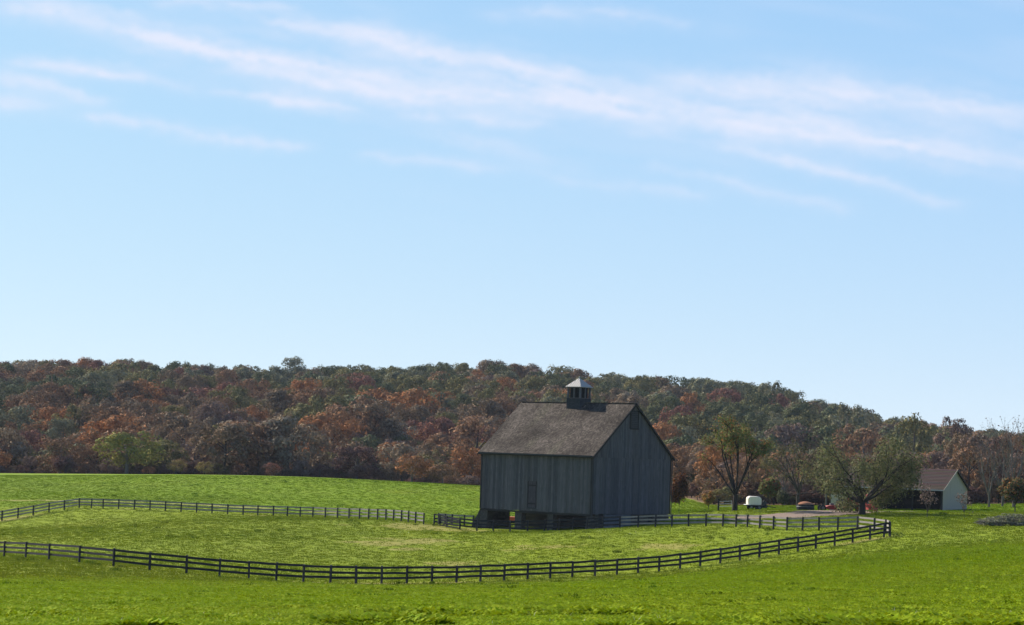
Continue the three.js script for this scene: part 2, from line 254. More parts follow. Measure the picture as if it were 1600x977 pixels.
const darkWood = woodMat(.04, .038, .037), iron = mat(.022, .024, .028, 0.6), stone = (() => { const t = dataTexture(256, 256, (u, v, i, j) => { const n = fbm(i * 0.045, j * 0.06, 4), q = fbm(i * 0.2, j * 0.2, 3); const s = 0.45 + 0.8 * n * (0.6 + 0.7 * q); return [0.075 * s, 0.068 * s, 0.062 * s]; }, true); return new THREE.MeshPhysicalMaterial({ specularIntensity: 0.1, map: t, roughness: 1, bumpMap: t, bumpScale: 0.03 }); })();
const plaster = (() => { const t = dataTexture(256, 256, (u, v, i, j) => { const s = 0.7 + 0.5 * fbm(i * 0.03, j * 0.02, 4); return [0.10 * s, 0.107 * s, 0.122 * s]; }, true); return new THREE.MeshPhysicalMaterial({ specularIntensity: 0.1, map: t, roughness: 1 }); })();
function uvFlat(g, sx, sy, ou = 0, ov = 0, axis = 'x') { const p = g.attributes.position, u = g.attributes.uv; for (let i = 0; i < p.count; i++) u.setXY(i, (axis === 'x' ? p.getX(i) : p.getZ(i)) * sx + ou, p.getY(i) * sy + ov); return g; }
{
  const foot = at(923, 829.5, 241), R = rng(7);
  const barn = thing('barn', 'large weathered grey timber barn with shingle roof and cupola', 'barn', [foot.x, foot.y, foot.z], Math.PI / 2 - TH);
  const pitch = (YR - Y2) / (BW / 2), roofY = x => Y2 + Math.min(x, BW - x) * pitch;
  // eaves side: vertical boards, with the doorway left out
  const dz0 = -9.05, dz1 = -8.0, dTop = 5.15, dBot = 2.2;
  for (let z = 0; z > -BL + 0.05;) {
    const w = Math.min(0.24 + R() * 0.13, z + BL), z0 = z - w, proud = 0.006 + R() * 0.022, off = R() * 3;
    const bits = z0 < dz1 && z > dz0 ? [[dTop, Y2 - 0.02], [Y1 - R() * 0.05, dBot]] : [[Y1 - R() * 0.07, Y2 - 0.02]];
    for (const [a, b] of bits) part('siding_board', uvFlat(box(-0.03 - proud, 0, a, b, z0 + 0.012, z - 0.004), 1.7, 0.13, off, off * 2, 'z'), boardMats[Math.floor(R() * 5)], barn);
    z = z0;
  }
  part('backing_wall', merged([box(0.004, 0.16, Y1 + 0.02, Y2 - 0.03, -BL + 0.17, dz0), box(0.004, 0.16, Y1 + 0.02, Y2 - 0.03, dz1, -0.17), box(0.004, 0.16, dTop + .002, Y2 - 0.03, dz0, dz1), box(0.004, 0.16, Y1 + 0.02, dBot - .002, dz0, dz1)]), darkWood, barn);
  const door = part('door', uvFlat(merged(range(0, 3, 3).map(k => box(-0.005, 0.03, dBot + 0.02, dTop - 0.02, dz0 + 0.02 + k * 0.255, dz0 + 0.262 + k * 0.255))), 1.5, 0.2, 0.3, 0, 'z'), woodMat(.085, .075, .085), barn);
  for (const y of [dBot + 0.35, dTop - 0.55]) part('door_batten', box(-0.04, -0.006, y, y + 0.15, dz0 + 0.04, dz1 - 0.04), darkWood, door);
  part('door_sill', box(-0.1, 0.1, dBot - 0.16, dBot + 0.015, dz0 - 0.1, dz1 + 0.1), iron, barn);
  // gable end: lower boards up to the eaves line and upper boards that lap over them
  for (let x = 0; x < BW - 0.05;) {
    const w = Math.min(0.24 + R() * 0.13, BW - x), x1 = x + w, off = R() * 3;
    part('siding_board', uvFlat(box(x + 0.004, x1 - 0.012, Y1 - R() * 0.07, Y2 - 0.25, 0, 0.03 + R() * 0.022), 1.7, 0.13, off, off * 2), boardMats[Math.floor(R() * 4)], barn);
    x = x1;
  }
  for (let x = 0.1; x < BW - 0.15;) {
    const w = Math.min(0.24 + R() * 0.13, BW - 0.1 - x), x1 = x + w, off = R() * 3, a = x + 0.004, b = x1 - 0.012, p0 = 0.055, p1 = 0.085 + R() * 0.02;
    const spans = x1 > 6.65 && x < 8.1 ? [[Y2 - 0.34, 11.45, 11.45], [13.5, Math.max(13.5, roofY(a) - 0.14), Math.max(13.5, roofY(b) - 0.14)]] : [[Y2 - 0.34 - R() * 0.03, roofY(a) - 0.14, roofY(b) - 0.14]];
    for (const [lo, ya, yb] of spans) if (ya > lo + 0.05 || yb > lo + 0.05) part('siding_board', uvFlat(plain(prism([[a, lo], [b, lo], [b, yb], [a, ya]], p0, p1)), 1.7, 0.13, off, off * 2), boardMats[Math.floor(R() * 4)], barn);
    x = x1;
  }
  part('gable_backing', plain(prism([[0.165, Y1 + 0.02], [BW - 0.165, Y1 + 0.02], [BW - 0.165, Y2 - 0.1], [BW / 2, YR - 0.3], [0.165, Y2 - 0.1]], -0.15, -0.006)), darkWood, barn);
  const hatch = part('gable_hatch', box(6.72, 8.03, 11.5, 13.45, 0.0, 0.05), woodMat(.055, .055, .062), barn);
  for (let k = 0; k < 9; k++) part('louvre', box(6.8, 7.95, 11.62 + k * 0.2, 11.7 + k * 0.2, 0.052, 0.11), boardMats[2], hatch);
  part('hatch_sill', box(6.6, 8.15, 11.36, 11.48, 0.09, 0.19), darkWood, hatch);
  // far walls and floor
  part('rear_wall', box(BW - 0.16, BW, 0.4, Y2 - 0.1, -BL + 0.17, -0.17), boardMats[0], barn);
  part('rear_gable', plain(prism([[0, Y1], [BW, Y1], [BW, Y2 - 0.05], [BW / 2, YR - 0.25], [0, Y2 - 0.05]], -BL, -BL + 0.16)), boardMats[1], barn);
  part('upper_floor', box(0.165, BW - 0.2, Y1 + 0.05, Y1 + 0.25, -BL + 0.17, -0.16), darkWood, barn);
  part('sill_beam', box(-0.02, 0.26, Y1 - 0.27, Y1 - 0.075, -BL + 0.05, -0.05), darkWood, barn);
  // lower storey: stone piers, recessed wall, end walls
  for (const [z, w] of [[-0.5, 0.7], [-5.84, 0.8], [-10.5, 0.98], [-15.65, 1.05]]) part('stone_pier', box(0.05, 0.8, -1.2, Y1 - 0.275, z - w / 2, z + w / 2), stone, barn);
  part('recessed_wall', box(7.5, 7.9, -1.2, Y1 + 0.04, -BL + 0.5, -0.5), stone, barn);
  part('end_wall', merged([box(0.1, 4.85, -1.2, Y1 - 0.01, -BL + 0.02, -BL + 0.45), box(7.2, BW, -1.2, Y1 - 0.01, -BL + 0.02, -BL + 0.45), box(4.86, 7.19, Y1 - 0.2, Y1 - 0.02, -BL + 0.05, -BL + 0.4)]), stone, barn);
  part('foundation', box(0.81, 1.4, -1.2, Y1 - 0.09, -0.45, -0.04), stone, barn); const f = part('foundation', merged([box(7.3, 10.7, -1.2, Y1 - 0.09, -0.45, -0.04), box(11.75, BW - 0.02, -1.2, Y1 - 0.09, -0.45, -0.04), box(10.6, 11.8, -1.2, Y1 - 1.0, -0.44, -0.05)]), stone, barn);
  part('plastered_panel', box(2.45, 7.295, -1.2, Y1 - 0.085, -0.43, 0.0), plaster, f);
  const lowDoor = part('lower_door', box(1.42, 2.43, -1, Y1 - 0.1, -0.3, -0.22), woodMat(.045, .042, .045), barn);
  for (const y of [0.1, 1.1]) part('door_batten', box(1.5, 2.35, y, y + 0.15, -0.218, -0.19), darkWood, lowDoor);
  const lowWin = part('cellar_window', box(10.75, 11.7, Y1 - 0.95, Y1 - 0.12, -0.3, -0.27), mat(.02, .024, .03, 0.15), barn);
  part('window_frame', merged([box(10.72, 10.8, Y1 - 0.97, Y1 - 0.1, -0.268, -0.2), box(11.66, 11.74, Y1 - 0.97, Y1 - 0.1, -0.268, -0.2), box(11.19, 11.26, Y1 - 0.94, Y1 - 0.13, -0.268, -0.22)]), darkWood, lowWin);
  // corner boards, gutter, downpipes, bargeboards
  for (const [x0, x1, z0, z1] of [[-0.07, 0.0, -0.16, 0.055], [-0.068, 0.15, 0.057, 0.09], [BW - 0.15, BW + 0.03, 0.057, 0.09], [-0.07, 0.0, -BL - 0.03, -BL + 0.16]]) part('corner_board', box(x0, x1, Y1 - 0.05, Y2 - 0.1 - (z0 > 0 ? 0.25 : 0), z0, z1), darkWood, barn);
  part('gutter', merged([box(-0.46, -0.3, Y2 - 0.36, Y2 - 0.2, -BL - 0.2, 0.25), box(BW + 0.3, BW + 0.46, Y2 - 0.36, Y2 - 0.2, -BL - 0.2, 0.25)]), iron, barn);
  for (const x of [-0.16, BW + 0.1]) { const c = new THREE.CylinderGeometry(0.06, 0.06, Y2 - 0.4 + 0.6, 8); c.translate(x, (Y2 - 1.0) / 2, 0.16); const dp = part('downpipe', c, iron, barn); part('elbow', bar([x, Y2 - 0.42, 0.16], [x + (x < 0 ? -0.22 : 0.28), Y2 - 0.26, 0.14], 0.1, 0.1), iron, dp); }
  // roof
  const ov = 0.38, rk = 0.32, nY = pitch, len = Math.hypot(1, nY);
  const slope = s => { const e = -ov, y = Y2 - ov * pitch; const P = q => s < 0 ? q : BW - q; const pts = [[P(e), y], [P(BW / 2), YR], [P(BW / 2), YR - 0.2], [P(e), y - 0.16]]; return plain(prism(s < 0 ? pts : pts.reverse(), -BL - rk, rk)); };
  const roof = part('roof', merged([slope(-1), slope(1)]), darkWood, barn);
  for (const z of [rk + 0.002, -BL - rk - 0.042]) for (const s of [-1, 1]) { const P = q => s < 0 ? q : BW - q; const pts = [[P(-ov - 0.02), Y2 - ov * pitch - 0.02], [P(BW / 2), YR - 0.02], [P(BW / 2), YR - 0.27], [P(-ov - 0.02), Y2 - ov * pitch - 0.27]]; part('bargeboard', plain(prism(s < 0 ? pts : pts.reverse(), z, z + 0.04)), darkWood, roof); }
  // shingles: real overlapping courses, joined (each is about two pixels)
  {
    const pos = [], nor = [], col = [], cx = 1 / len, cy = nY / len;
    for (const s of [-1, 1]) {
      const total = (BW / 2 + ov) * len, P = q => s < 0 ? q : BW - q;
      for (let row = 0; row * 0.2 < total - 0.02; row++) {
        const u0 = row * 0.2 - 0.02, u1 = Math.min(u0 + 0.27, total);
        for (let z = rk - 0.01 - R() * 0.1; z > -BL - rk + 0.05;) {
          const w = 0.1 + R() * 0.13, z1 = Math.max(z - w, -BL - rk), lift = 0.016 + R() * 0.018, low = 0.004;
          const E = (u, l, zz) => { const x = -ov + u * cx, y = Y2 - ov * pitch + u * cy; return [P(x - cy * l), y + cx * l, zz]; };
          const wear = fbm(z * 0.35 + s * 30, u0 * 0.5, 4), wet = fbm(z * 1.1 + 70, u0 * 0.25, 3); const k = (0.35 + 0.9 * wear + 0.5 * (wet - 0.5)) * (0.55 + 0.7 * R() + (R() < 0.06 ? 0.5 : 0)), q = R(), mossy = smooth(0.55, 0.75, fbm(z * 0.5 + 11, u0 * 0.12 + 4, 3)) * 0.5;
          const c = [lerp(.076 + .015 * q, .092, mossy) * k, lerp(.062 + .013 * q, .083, mossy) * k, lerp(.051 + .012 * q, .058, mossy) * k];
          const a = E(u0 - R() * 0.02, lift, z - 0.006), b = E(u0 - R() * 0.02, lift, z1 + 0.004), d = E(u1, low, z - 0.006), e = E(u1, low, z1 + 0.004), a0 = E(u0, 0.0, z - 0.006), b0 = E(u0, 0.0, z1 + 0.004);
          for (const p of [a, b, e, a, e, d, a0, b0, b, a0, b, a]) { pos.push(...p); col.push(...c); }
          z = z1;
        }
      }
    }
    const g = new THREE.BufferGeometry(); g.setAttribute('position', new THREE.Float32BufferAttribute(pos, 3)); g.setAttribute('color', new THREE.Float32BufferAttribute(col, 3)); g.computeVertexNormals();
    const m = part('shingles', g, new THREE.MeshPhysicalMaterial({ specularIntensity: 0.1, vertexColors: true, roughness: 0.95, side: THREE.DoubleSide }), roof); m.userData.kind = 'stuff';
  }
  part('ridge_cap', merged([bar([BW / 2 - 0.1, YR + 0.005, rk], [BW / 2 - 0.1, YR + 0.005, -BL - rk], 0.24, 0.03).translate(0, -0.02, 0), bar([BW / 2 + 0.1, YR + 0.005, rk], [BW / 2 + 0.1, YR + 0.005, -BL - rk], 0.24, 0.03).translate(0, -0.025, 0)]), woodMat(.14, .115, .1), roof);
  // cupola
  const cz = -8.03, cx = BW / 2, hs = 1.0, cb = YR - 0.85, cm = YR + 0.42, ct = YR + 1.72;
  const cup = part('cupola', box(cx - hs, cx + hs, cb, cm, cz - hs, cz + hs), woodMat(.05, .052, .06), barn);
  part('cupola_sill', box(cx - hs - 0.06, cx + hs + 0.06, cm, cm + 0.08, cz - hs - 0.06, cz + hs + 0.06), boardMats[0], cup);
  for (const sx of [-1, 1]) for (const sz of [-1, 1]) part('corner_post', box(cx + sx * (hs - 0.12) - 0.1, cx + sx * (hs - 0.12) + 0.1, cm + 0.081, ct, cz + sz * (hs - 0.12) - 0.1, cz + sz * (hs - 0.12) + 0.1), boardMats[4], cup);
  for (const s of [-1, 1]) { part('mullion', box(cx + s * (hs - 0.1) - 0.06, cx + s * (hs - 0.1) + 0.06, cm + 0.081, ct, cz - 0.09, cz + 0.09), boardMats[4], cup); part('mullion', box(cx - 0.09, cx + 0.09, cm + 0.081, ct, cz + s * (hs - 0.1) - 0.06, cz + s * (hs - 0.1) + 0.06), boardMats[4], cup); }
  const slat = woodMat(.03, .032, .038);
  for (const s of [-1, 1]) for (const h of [-1, 1]) for (let k = 0; k < 7; k++) {
    const y = cm + 0.18 + k * 0.17;
    part('louvre', bar([cx + s * (hs - 0.2), y, cz + h * 0.09], [cx + s * (hs - 0.2), y, cz + h * 0.78], 0.16, 0.03), slat, cup);
    part('louvre', bar([cx + h * 0.09, y, cz + s * (hs - 0.2)], [cx + h * 0.78, y, cz + s * (hs - 0.2)], 0.16, 0.03), slat, cup);
  }
  part('cupola_core', box(cx - 0.72, cx + 0.72, cm + 0.081, ct - 0.01, cz - 0.72, cz + 0.72), slat, cup);
  const ro = hs + 0.14, apex = ct + 1.12, tin = mat(.30, .275, .255, 0.65);
  let py = new THREE.ConeGeometry(ro * Math.SQRT2, apex - ct - 0.06, 4, 1); py.rotateY(Math.PI / 4); py = py.toNonIndexed(); py.computeVertexNormals(); py.translate(cx, (apex + ct + 0.06) / 2, cz);
  const croof = part('cupola_roof', merged([py, box(cx - ro, cx + ro, ct + 0.001, ct + 0.058, cz - ro, cz + ro)]), tin, cup);
  for (let f = 0; f < 4; f++) for (let k = -3; k <= 3; k++) {
    const c = Math.cos(f * Math.PI / 2), s = Math.sin(f * Math.PI / 2), u = k * 0.3, t = Math.abs(u) / ro;
    const p0 = [ro + 0.01, ct + 0.07, u], p1 = [ro * t + 0.02, lerp(apex, ct + 0.06, t) + 0.01, u];
    const rot = p => [cx + p[0] * c - p[2] * s, p[1], cz + p[0] * s + p[2] * c];
    part('standing_seam', bar(rot(p0), rot(p1), 0.035, 0.03), tin, croof);
  }
  const fin = new THREE.SphereGeometry(0.1, 10, 8); fin.translate(cx, apex + 0.05, cz); part('finial', fin, tin, croof);
  cast(barn);
}
// stone wing wall that runs down beside the barn's far corner
{
  const p = at(749, 824, 252), g = plain(prism([[0, -1], [0.3, -1], [0.3, 2.2], [0, 2.15], [-0.35, 1.3], [-0.75, 0.75], [-1.1, -1]], -0.3, 0.3));
  const w = new THREE.Mesh(g, stone); w.name = numbered('wing_wall'); w.position.copy(p); w.userData = { label: 'low dark stone wing wall stepping down beside the corral corner of the barn', category: 'wall' }; scene.add(cast(w));
}

// ---------------------------------------------------------------- board fences: every post and rail a part
const railMats = [[.27, .242, .234], [.235, .212, .206], [.305, .275, .265]].map(c => woodMat(...c)), postMats = [[.035, .035, .042], [.045, .044, .05], [.03, .03, .036]].map(c => woodMat(...c));
const blackAndShadeRail = [[.028, .028, .034], [.034, .034, .041], [.024, .024, .030]].map(c => woodMat(...c));  // black boards; before the barn the same colour paints in shade
const postGeo = (() => { const g = box(-0.065, 0.065, -0.5, 1.3, -0.065, 0.065); const p = g.attributes.position; for (let i = 0; i < p.count; i++) if (p.getY(i) > 1 && p.getZ(i) > 0) p.setY(i, 1.27); return g; })();
const railGeo = new THREE.BoxGeometry(1, 0.165, 0.035);
function fence(label, pts, mats, seed, side = -1, rails = [1.17, 0.79, 0.41]) {
  const R = rng(seed), P = pts.map(p => { const v = at(...p); v.y = ground(v.x, -v.z); return v; }), g = thing('board_fence', label, 'fence', [P[0].x, P[0].y, P[0].z], 0, 'three rail board fences of the paddock');
  const o = P[0].clone();
  P.forEach((p, i) => {
    const a = P[Math.max(0, i - 1)], b = P[Math.min(P.length - 1, i + 1)], yaw = Math.atan2(-(b.z - a.z), b.x - a.x);
    const m = part('post', postGeo, postMats[Math.floor(R() * 3)], g); m.position.copy(p).sub(o); m.rotation.set((R() - 0.5) * 0.05, yaw, (R() - 0.5) * 0.06); m.scale.y = 0.985 + R() * 0.04;
    if (i === P.length - 1) return;
    const q = P[i + 1], y = Math.atan2(-(q.z - p.z), q.x - p.x), L = p.distanceTo(q), off = new THREE.Vector3(Math.sin(y), 0, Math.cos(y)).multiplyScalar(side * 0.088);
    for (const h of rails) {
      const r = part('rail', railGeo, mats[Math.floor(R() * 3)], g), j0 = (R() - 0.5) * 0.06, j1 = (R() - 0.5) * 0.06;
      r.position.copy(p).add(q).multiplyScalar(0.5).sub(o).add(off); r.position.y += h + (j0 + j1) / 2;
      r.rotation.order = 'YZX'; r.rotation.set(0, y, Math.asin(clamp((q.y + j1 - p.y - j0) / L, -1, 1))); r.scale.set(L - 0.004, 1, 1);
    }
  });
  return g;
}
fence('long dark three rail board fence curving across the front of the paddock', nearPosts, blackAndShadeRail, 11, -1);
fence('distant three rail board fence bending round the back of the paddock, ending at the gateway', backPosts, railMats, 12, -1);
fence('weathered three rail fence running from the barn gable along the drive to the corner', [...frontPosts, [1391, 837, 195]].slice(9, 27).concat([[1389.6, 836.3, 195.7]]), railMats, 13, -1);
fence('short rear fence of the small corral, behind the gate beside the barn', penBack, railMats, 14, -1);
fence('corral and front fence close before the barn, shade painted into its dark rails', [...penFront, ...frontPosts.slice(1, 10)], blackAndShadeRail, 15, -1);  // past the corral it continues the weathered fence, shade painted as dark rails
{ // the corral gate standing open
  const a = at(688, 825.4, 247), b = at(718, 829.2, 243.6); a.y = ground(a.x, -a.z); b.y = ground(b.x, -b.z);
  const g = thing('field_gate', 'dark wooden field gate standing open in the corral', 'gate', [a.x, a.y, a.z]), d = b.clone().sub(a), P = (t, h) => [d.x * t, d.y * t + h, d.z * t];
  for (const h of [0.2, 0.48, 0.76, 1.04]) part('bar', bar(P(0, h), P(1, h), 0.04, 0.12), blackAndShadeRail[0], g);
  for (const t of [0.01, 0.99]) part('stile', bar(P(t, 0.1), P(t, 1.18), 0.09, 0.06), blackAndShadeRail[1], g);
  part('brace', bar([P(0.02, 0.2)[0] + 0.05, P(0.02, 0.2)[1], P(0.02, 0.2)[2] + 0.05], [P(0.98, 1.04)[0] + 0.05, P(0.98, 1.04)[1], P(0.98, 1.04)[2] + 0.05], 0.04, 0.1), blackAndShadeRail[2], g);
}
{ // pale gate bar with its dark post by the vase shaped tree
  const a = at(1122.5, 799, 268), b = at(1143, 797, 272); a.y = ground(a.x, -a.z); b.y = ground(b.x, -b.z);
  const g = thing('gate_post', 'dark post with a pale metal bar gate beside the tall forked tree', 'gate', [a.x, a.y, a.z]), d = b.clone().sub(a), galv = mat(.42, .42, .43, 0.5, { metalness: 0.4 });
  part('post', box(-0.1, 0.1, -0.4, 1.45, -0.1, 0.1), postMats[0], g);
  for (const h of [1.12, 0.82, 0.5]) part('bar', bar([0.12, h, 0], [d.x, d.y + h, d.z], 0.05, 0.05), galv, g);
  part('stile', bar([d.x, d.y + 0.4, d.z], [d.x, d.y + 1.2, d.z], 0.05, 0.05), galv, g);
}

// ---------------------------------------------------------------- open fronted shed
{
  const p = at(1473, 798, 284); p.y = ground(p.x, -p.z);
  const FI = 37 * Math.PI / 180, g = thing('machinery_shed', 'open fronted shed with brown roof and white gable end behind the spreading tree', 'shed', [p.x, p.y, p.z], Math.PI / 2 - FI);
  const L = 16.4, Wd = 7.2, ye = 2.95, yr = 5.35, pit = (yr - ye) / (Wd / 2), rf = x => ye + Math.min(x, Wd - x) * pit, white = mat(.33, .285, .23, 0.8), R = rng(31);
  for (let k = 0; k < 24; k++) { const a = k * 0.3 + 0.004, b = k * 0.3 + 0.29; part('siding_board', plain(prism([[a, -0.4], [b, -0.4], [b, rf(b) - 0.06], [a, rf(a) - 0.06]], 0, 0.035 + R() * 0.012)), white, g); }
  part('gable_backing', plain(prism([[0.1, -0.4], [Wd - 0.1, -0.4], [Wd - 0.1, ye - 0.05], [Wd / 2, yr - 0.15], [0.1, ye - 0.05]], -0.12, -0.005)), darkWood, g);
  part('rear_wall', box(Wd - 0.14, Wd, -0.5, ye - 0.06, -L + 0.15, -0.13), darkWood, g);
  part('far_gable', plain(prism([[0, -0.5], [Wd, -0.5], [Wd, ye - 0.06], [Wd / 2, yr - 0.15], [0, ye - 0.06]], -L, -L + 0.12)), white, g);
  for (let k = 0; k < 10; k++) part('siding_board', box(-0.005 - R() * 0.012, 0.06, -0.4, ye - 0.85, -L + 0.13 + k * 0.32, -L + 0.44 + k * 0.32), white, g);
  for (const z of [-0.2, -4.4, -8.6, -12.6]) part('post', box(0.02, 0.2, -0.5, ye - 0.36, z - 0.1, z + 0.1), darkWood, g);
  part('header_beam', box(0.0, 0.2, ye - 0.35, ye - 0.08, -L + 0.15, -0.05), darkWood, g); part('fascia_board', box(0.0, 0.1, ye - 0.84, ye - 0.36, -L + 0.13, -L + 3.33), darkWood, g);
  const brown = mat(.036, .028, .025, 0.9), mk = s => { const P = q => s < 0 ? q : Wd - q, o = 0.45, pts = [[P(-o), ye - o * pit], [P(Wd / 2), yr], [P(Wd / 2), yr - 0.12], [P(-o), ye - o * pit - 0.1]]; return plain(prism(s < 0 ? pts : pts.reverse(), -L - 0.3, 0.3)); };
  const roof = part('roof', merged([mk(-1), mk(1)]), brown, g);
  for (let row = 0; row < 14; row++) { const u = -0.42 + row * 0.285; part('shingle_course', plain(prism([[u, ye + u * pit + 0.03], [u + 0.27, ye + (u + 0.27) * pit + 0.012], [u + 0.27, ye + (u + 0.27) * pit + 0.003], [u, ye + u * pit + 0.003]].reverse(), -L - 0.3, 0.3)), mat(.033 + R() * 0.015, .025 + R() * 0.01, .022 + R() * 0.008), roof); }
  part('eaves_gutter', box(-0.6, -0.47, ye - 0.42, ye - 0.3, -L - 0.3, 0.3), mat(.30, .30, .32, 0.5), roof);
  part('bargeboard', bar([-0.45, ye - 0.45 * pit - 0.1, 0.325], [Wd / 2, yr - 0.1, 0.325], 0.04, 0.2), white, roof);
  part('bargeboard', bar([Wd + 0.45, ye - 0.45 * pit - 0.1, 0.328], [Wd / 2, yr - 0.1, 0.328], 0.04, 0.2), darkWood, roof);
  cast(g);
}

// ---------------------------------------------------------------- farm machinery
const rubber = mat(.018, .018, .02, 0.9), red = mat(.26, .026, .022, 0.5), redDull = mat(.24, .04, .03, 0.7), steel = mat(.12, .12, .125, 0.5, { metalness: 0.5 });
function wheel(parent, x, y, z, r, w, rimMat) {
  const t = part('wheel', (() => { const g = new THREE.TorusGeometry(r * 0.74, r * 0.26, 8, 22); g.scale(1, 1, w / (r * 0.52)); return g; })(), rubber, parent); t.position.set(x, y, z);
  const c = new THREE.CylinderGeometry(r * 0.56, r * 0.56, w * 0.6, 16); c.rotateX(Math.PI / 2); part('rim', c, rimMat, t); return t;
}
const seat3 = (px, py, d) => { const p = at(px, py, d); p.y = ground(p.x, -p.z); return p; };
{ // white tank on a flat trailer
  const p = seat3(1181, 796.5, 288), g = thing('tank_trailer', 'white plastic water tank on a low black trailer on the grass', 'trailer', [p.x, p.y, p.z], 0.12); g.scale.setScalar(0.84);
  const s = new THREE.Shape(); const w = 1.0, h = 1.15, r = 0.22; s.moveTo(-w + r, 0); s.lineTo(w - r, 0); s.quadraticCurveTo(w, 0, w, r); s.lineTo(w, h - 0.3); s.quadraticCurveTo(w - 0.1, h, w - 0.6, h + 0.05); s.lineTo(-w + 0.6, h + 0.05); s.quadraticCurveTo(-w + 0.1, h + 0.03, -w, h - r); s.lineTo(-w, r); s.quadraticCurveTo(-w, 0, -w + r, 0);
  const tg = new THREE.ExtrudeGeometry(s, { depth: 1.3, bevelEnabled: true, bevelSize: 0.08, bevelThickness: 0.1, bevelSegments: 3 }); tg.translate(-0.35, 0.78, -0.65);
  const tank = part('tank', tg, mat(.70, .60, .48, 0.5), g);
  for (const x of [-0.85, -0.35, 0.15]) part('strap', box(x - 0.025, x + 0.025, 0.8, 2.02, -0.79, 0.79).scale(1, 0.99, 1.0), mat(.6, .54, .42, 0.6), tank);
  const lid = new THREE.CylinderGeometry(0.2, 0.22, 0.14, 14); lid.translate(-0.95, 2.05, 0); part('lid', lid, mat(.62, .57, .5, 0.6), tank);
  part('deck', box(-1.65, 1.75, 0.58, 0.7, -0.95, 0.95), mat(.03, .03, .033, 0.8), g); part('white_edge', box(-1.75, -1.0, 0.705, 0.78, -0.9, 0.9), mat(.6, .6, .6), g);
  part('drawbar', bar([1.7, 0.55, 0], [3.2, 0.42, 0], 0.16, 0.14), rubber, g);
  part('pump', merged([box(1.0, 1.6, 0.705, 1.25, -0.4, 0.5), box(1.15, 1.45, 1.252, 1.5, -0.2, 0.2)]), mat(.035, .037, .035, 0.7), g);
  part('side_skirt', box(-1.6, 1.65, 0.3, 0.575, 0.7, 0.8), mat(.025, .025, .028, 0.8), g);
  for (const x of [-0.9, 0.4]) for (const z of [-0.86, 0.9]) wheel(g, x, 0.36, z, 0.36, 0.22, steel);
  cast(g);
}
{ // low dark bin heaped with rust coloured stuff
  const p = seat3(1258.5, 797, 284), g = thing('round_bin', 'low black round bale feeder heaped with rust brown hay beside the drive', 'feeder', [p.x, p.y, p.z]), R = rng(5);
  const prof = [[1.1, 0], [1.16, 0.25], [1.12, 0.5], [1.17, 0.72], [1.08, 0.74], [1.05, 0.1], [0, 0.08]].map(q => new THREE.Vector2(...q)); part('trough', new THREE.LatheGeometry(prof, 28), mat(.022, .022, .026, 0.75), g);
  const hay = new THREE.SphereGeometry(1.04, 26, 14, 0, Math.PI * 2, 0, Math.PI / 2), q = hay.attributes.position; for (let i = 0; i < q.count; i++) { const k = 0.92 + 0.16 * fbm(q.getX(i) * 4 + 9, q.getZ(i) * 4 + q.getY(i) * 5, 3); q.setXYZ(i, q.getX(i) * k, q.getY(i) * 0.5 * k + 0.6, q.getZ(i) * k); } hay.computeVertexNormals(); part('hay_heap', hay, mat(.20, .095, .055, 1), g);
  part('hoop', new THREE.TorusGeometry(1.15, 0.035, 6, 28).rotateX(Math.PI / 2).translate(0, 0.45, 0), steel, g); cast(g);
}
{ // red mower deck on wheels
  const p = seat3(1299, 800, 272), g = thing('rotary_mower', 'dull red trailed mower with dark wheels parked on the gravel drive', 'mower', [p.x, p.y, p.z], 0.2);
  part('deck', merged([box(-0.9, 0.9, 0.28, 0.55, -0.7, 0.7), plain(prism([[-0.9, 0.552], [0.9, 0.552], [0.55, 0.78], [-0.5, 0.72]], -0.5, 0.5))]), redDull, g);
  part('gearbox', box(-0.2, 0.25, 0.78, 1.02, -0.2, 0.2), steel, g); part('drawbar', bar([0.9, 0.5, 0], [2.2, 0.6, 0], 0.12, 0.12), redDull, g);
  part('mast', merged([bar([0.6, 0.7, 0.25], [0.75, 1.45, 0], 0.07, 0.07), bar([0.6, 0.7, -0.25], [0.75, 1.45, 0], 0.07, 0.07)]), rubber, g); part('skirt', box(-0.5, 0.85, 0.12, 0.275, 0.66, 0.7), mat(.45, .3, .24, 0.8), g);
  for (const z of [-0.5, 0.5]) wheel(g, -1.25, 0.4, z, 0.4, 0.25, steel); part('axle', merged([bar([-1.25, 0.4, -0.5], [-1.25, 0.4, 0.5], 0.08, 0.08), bar([-1.25, 0.42, 0], [-0.85, 0.45, 0], 0.1, 0.1)]), steel, g); cast(g);
}
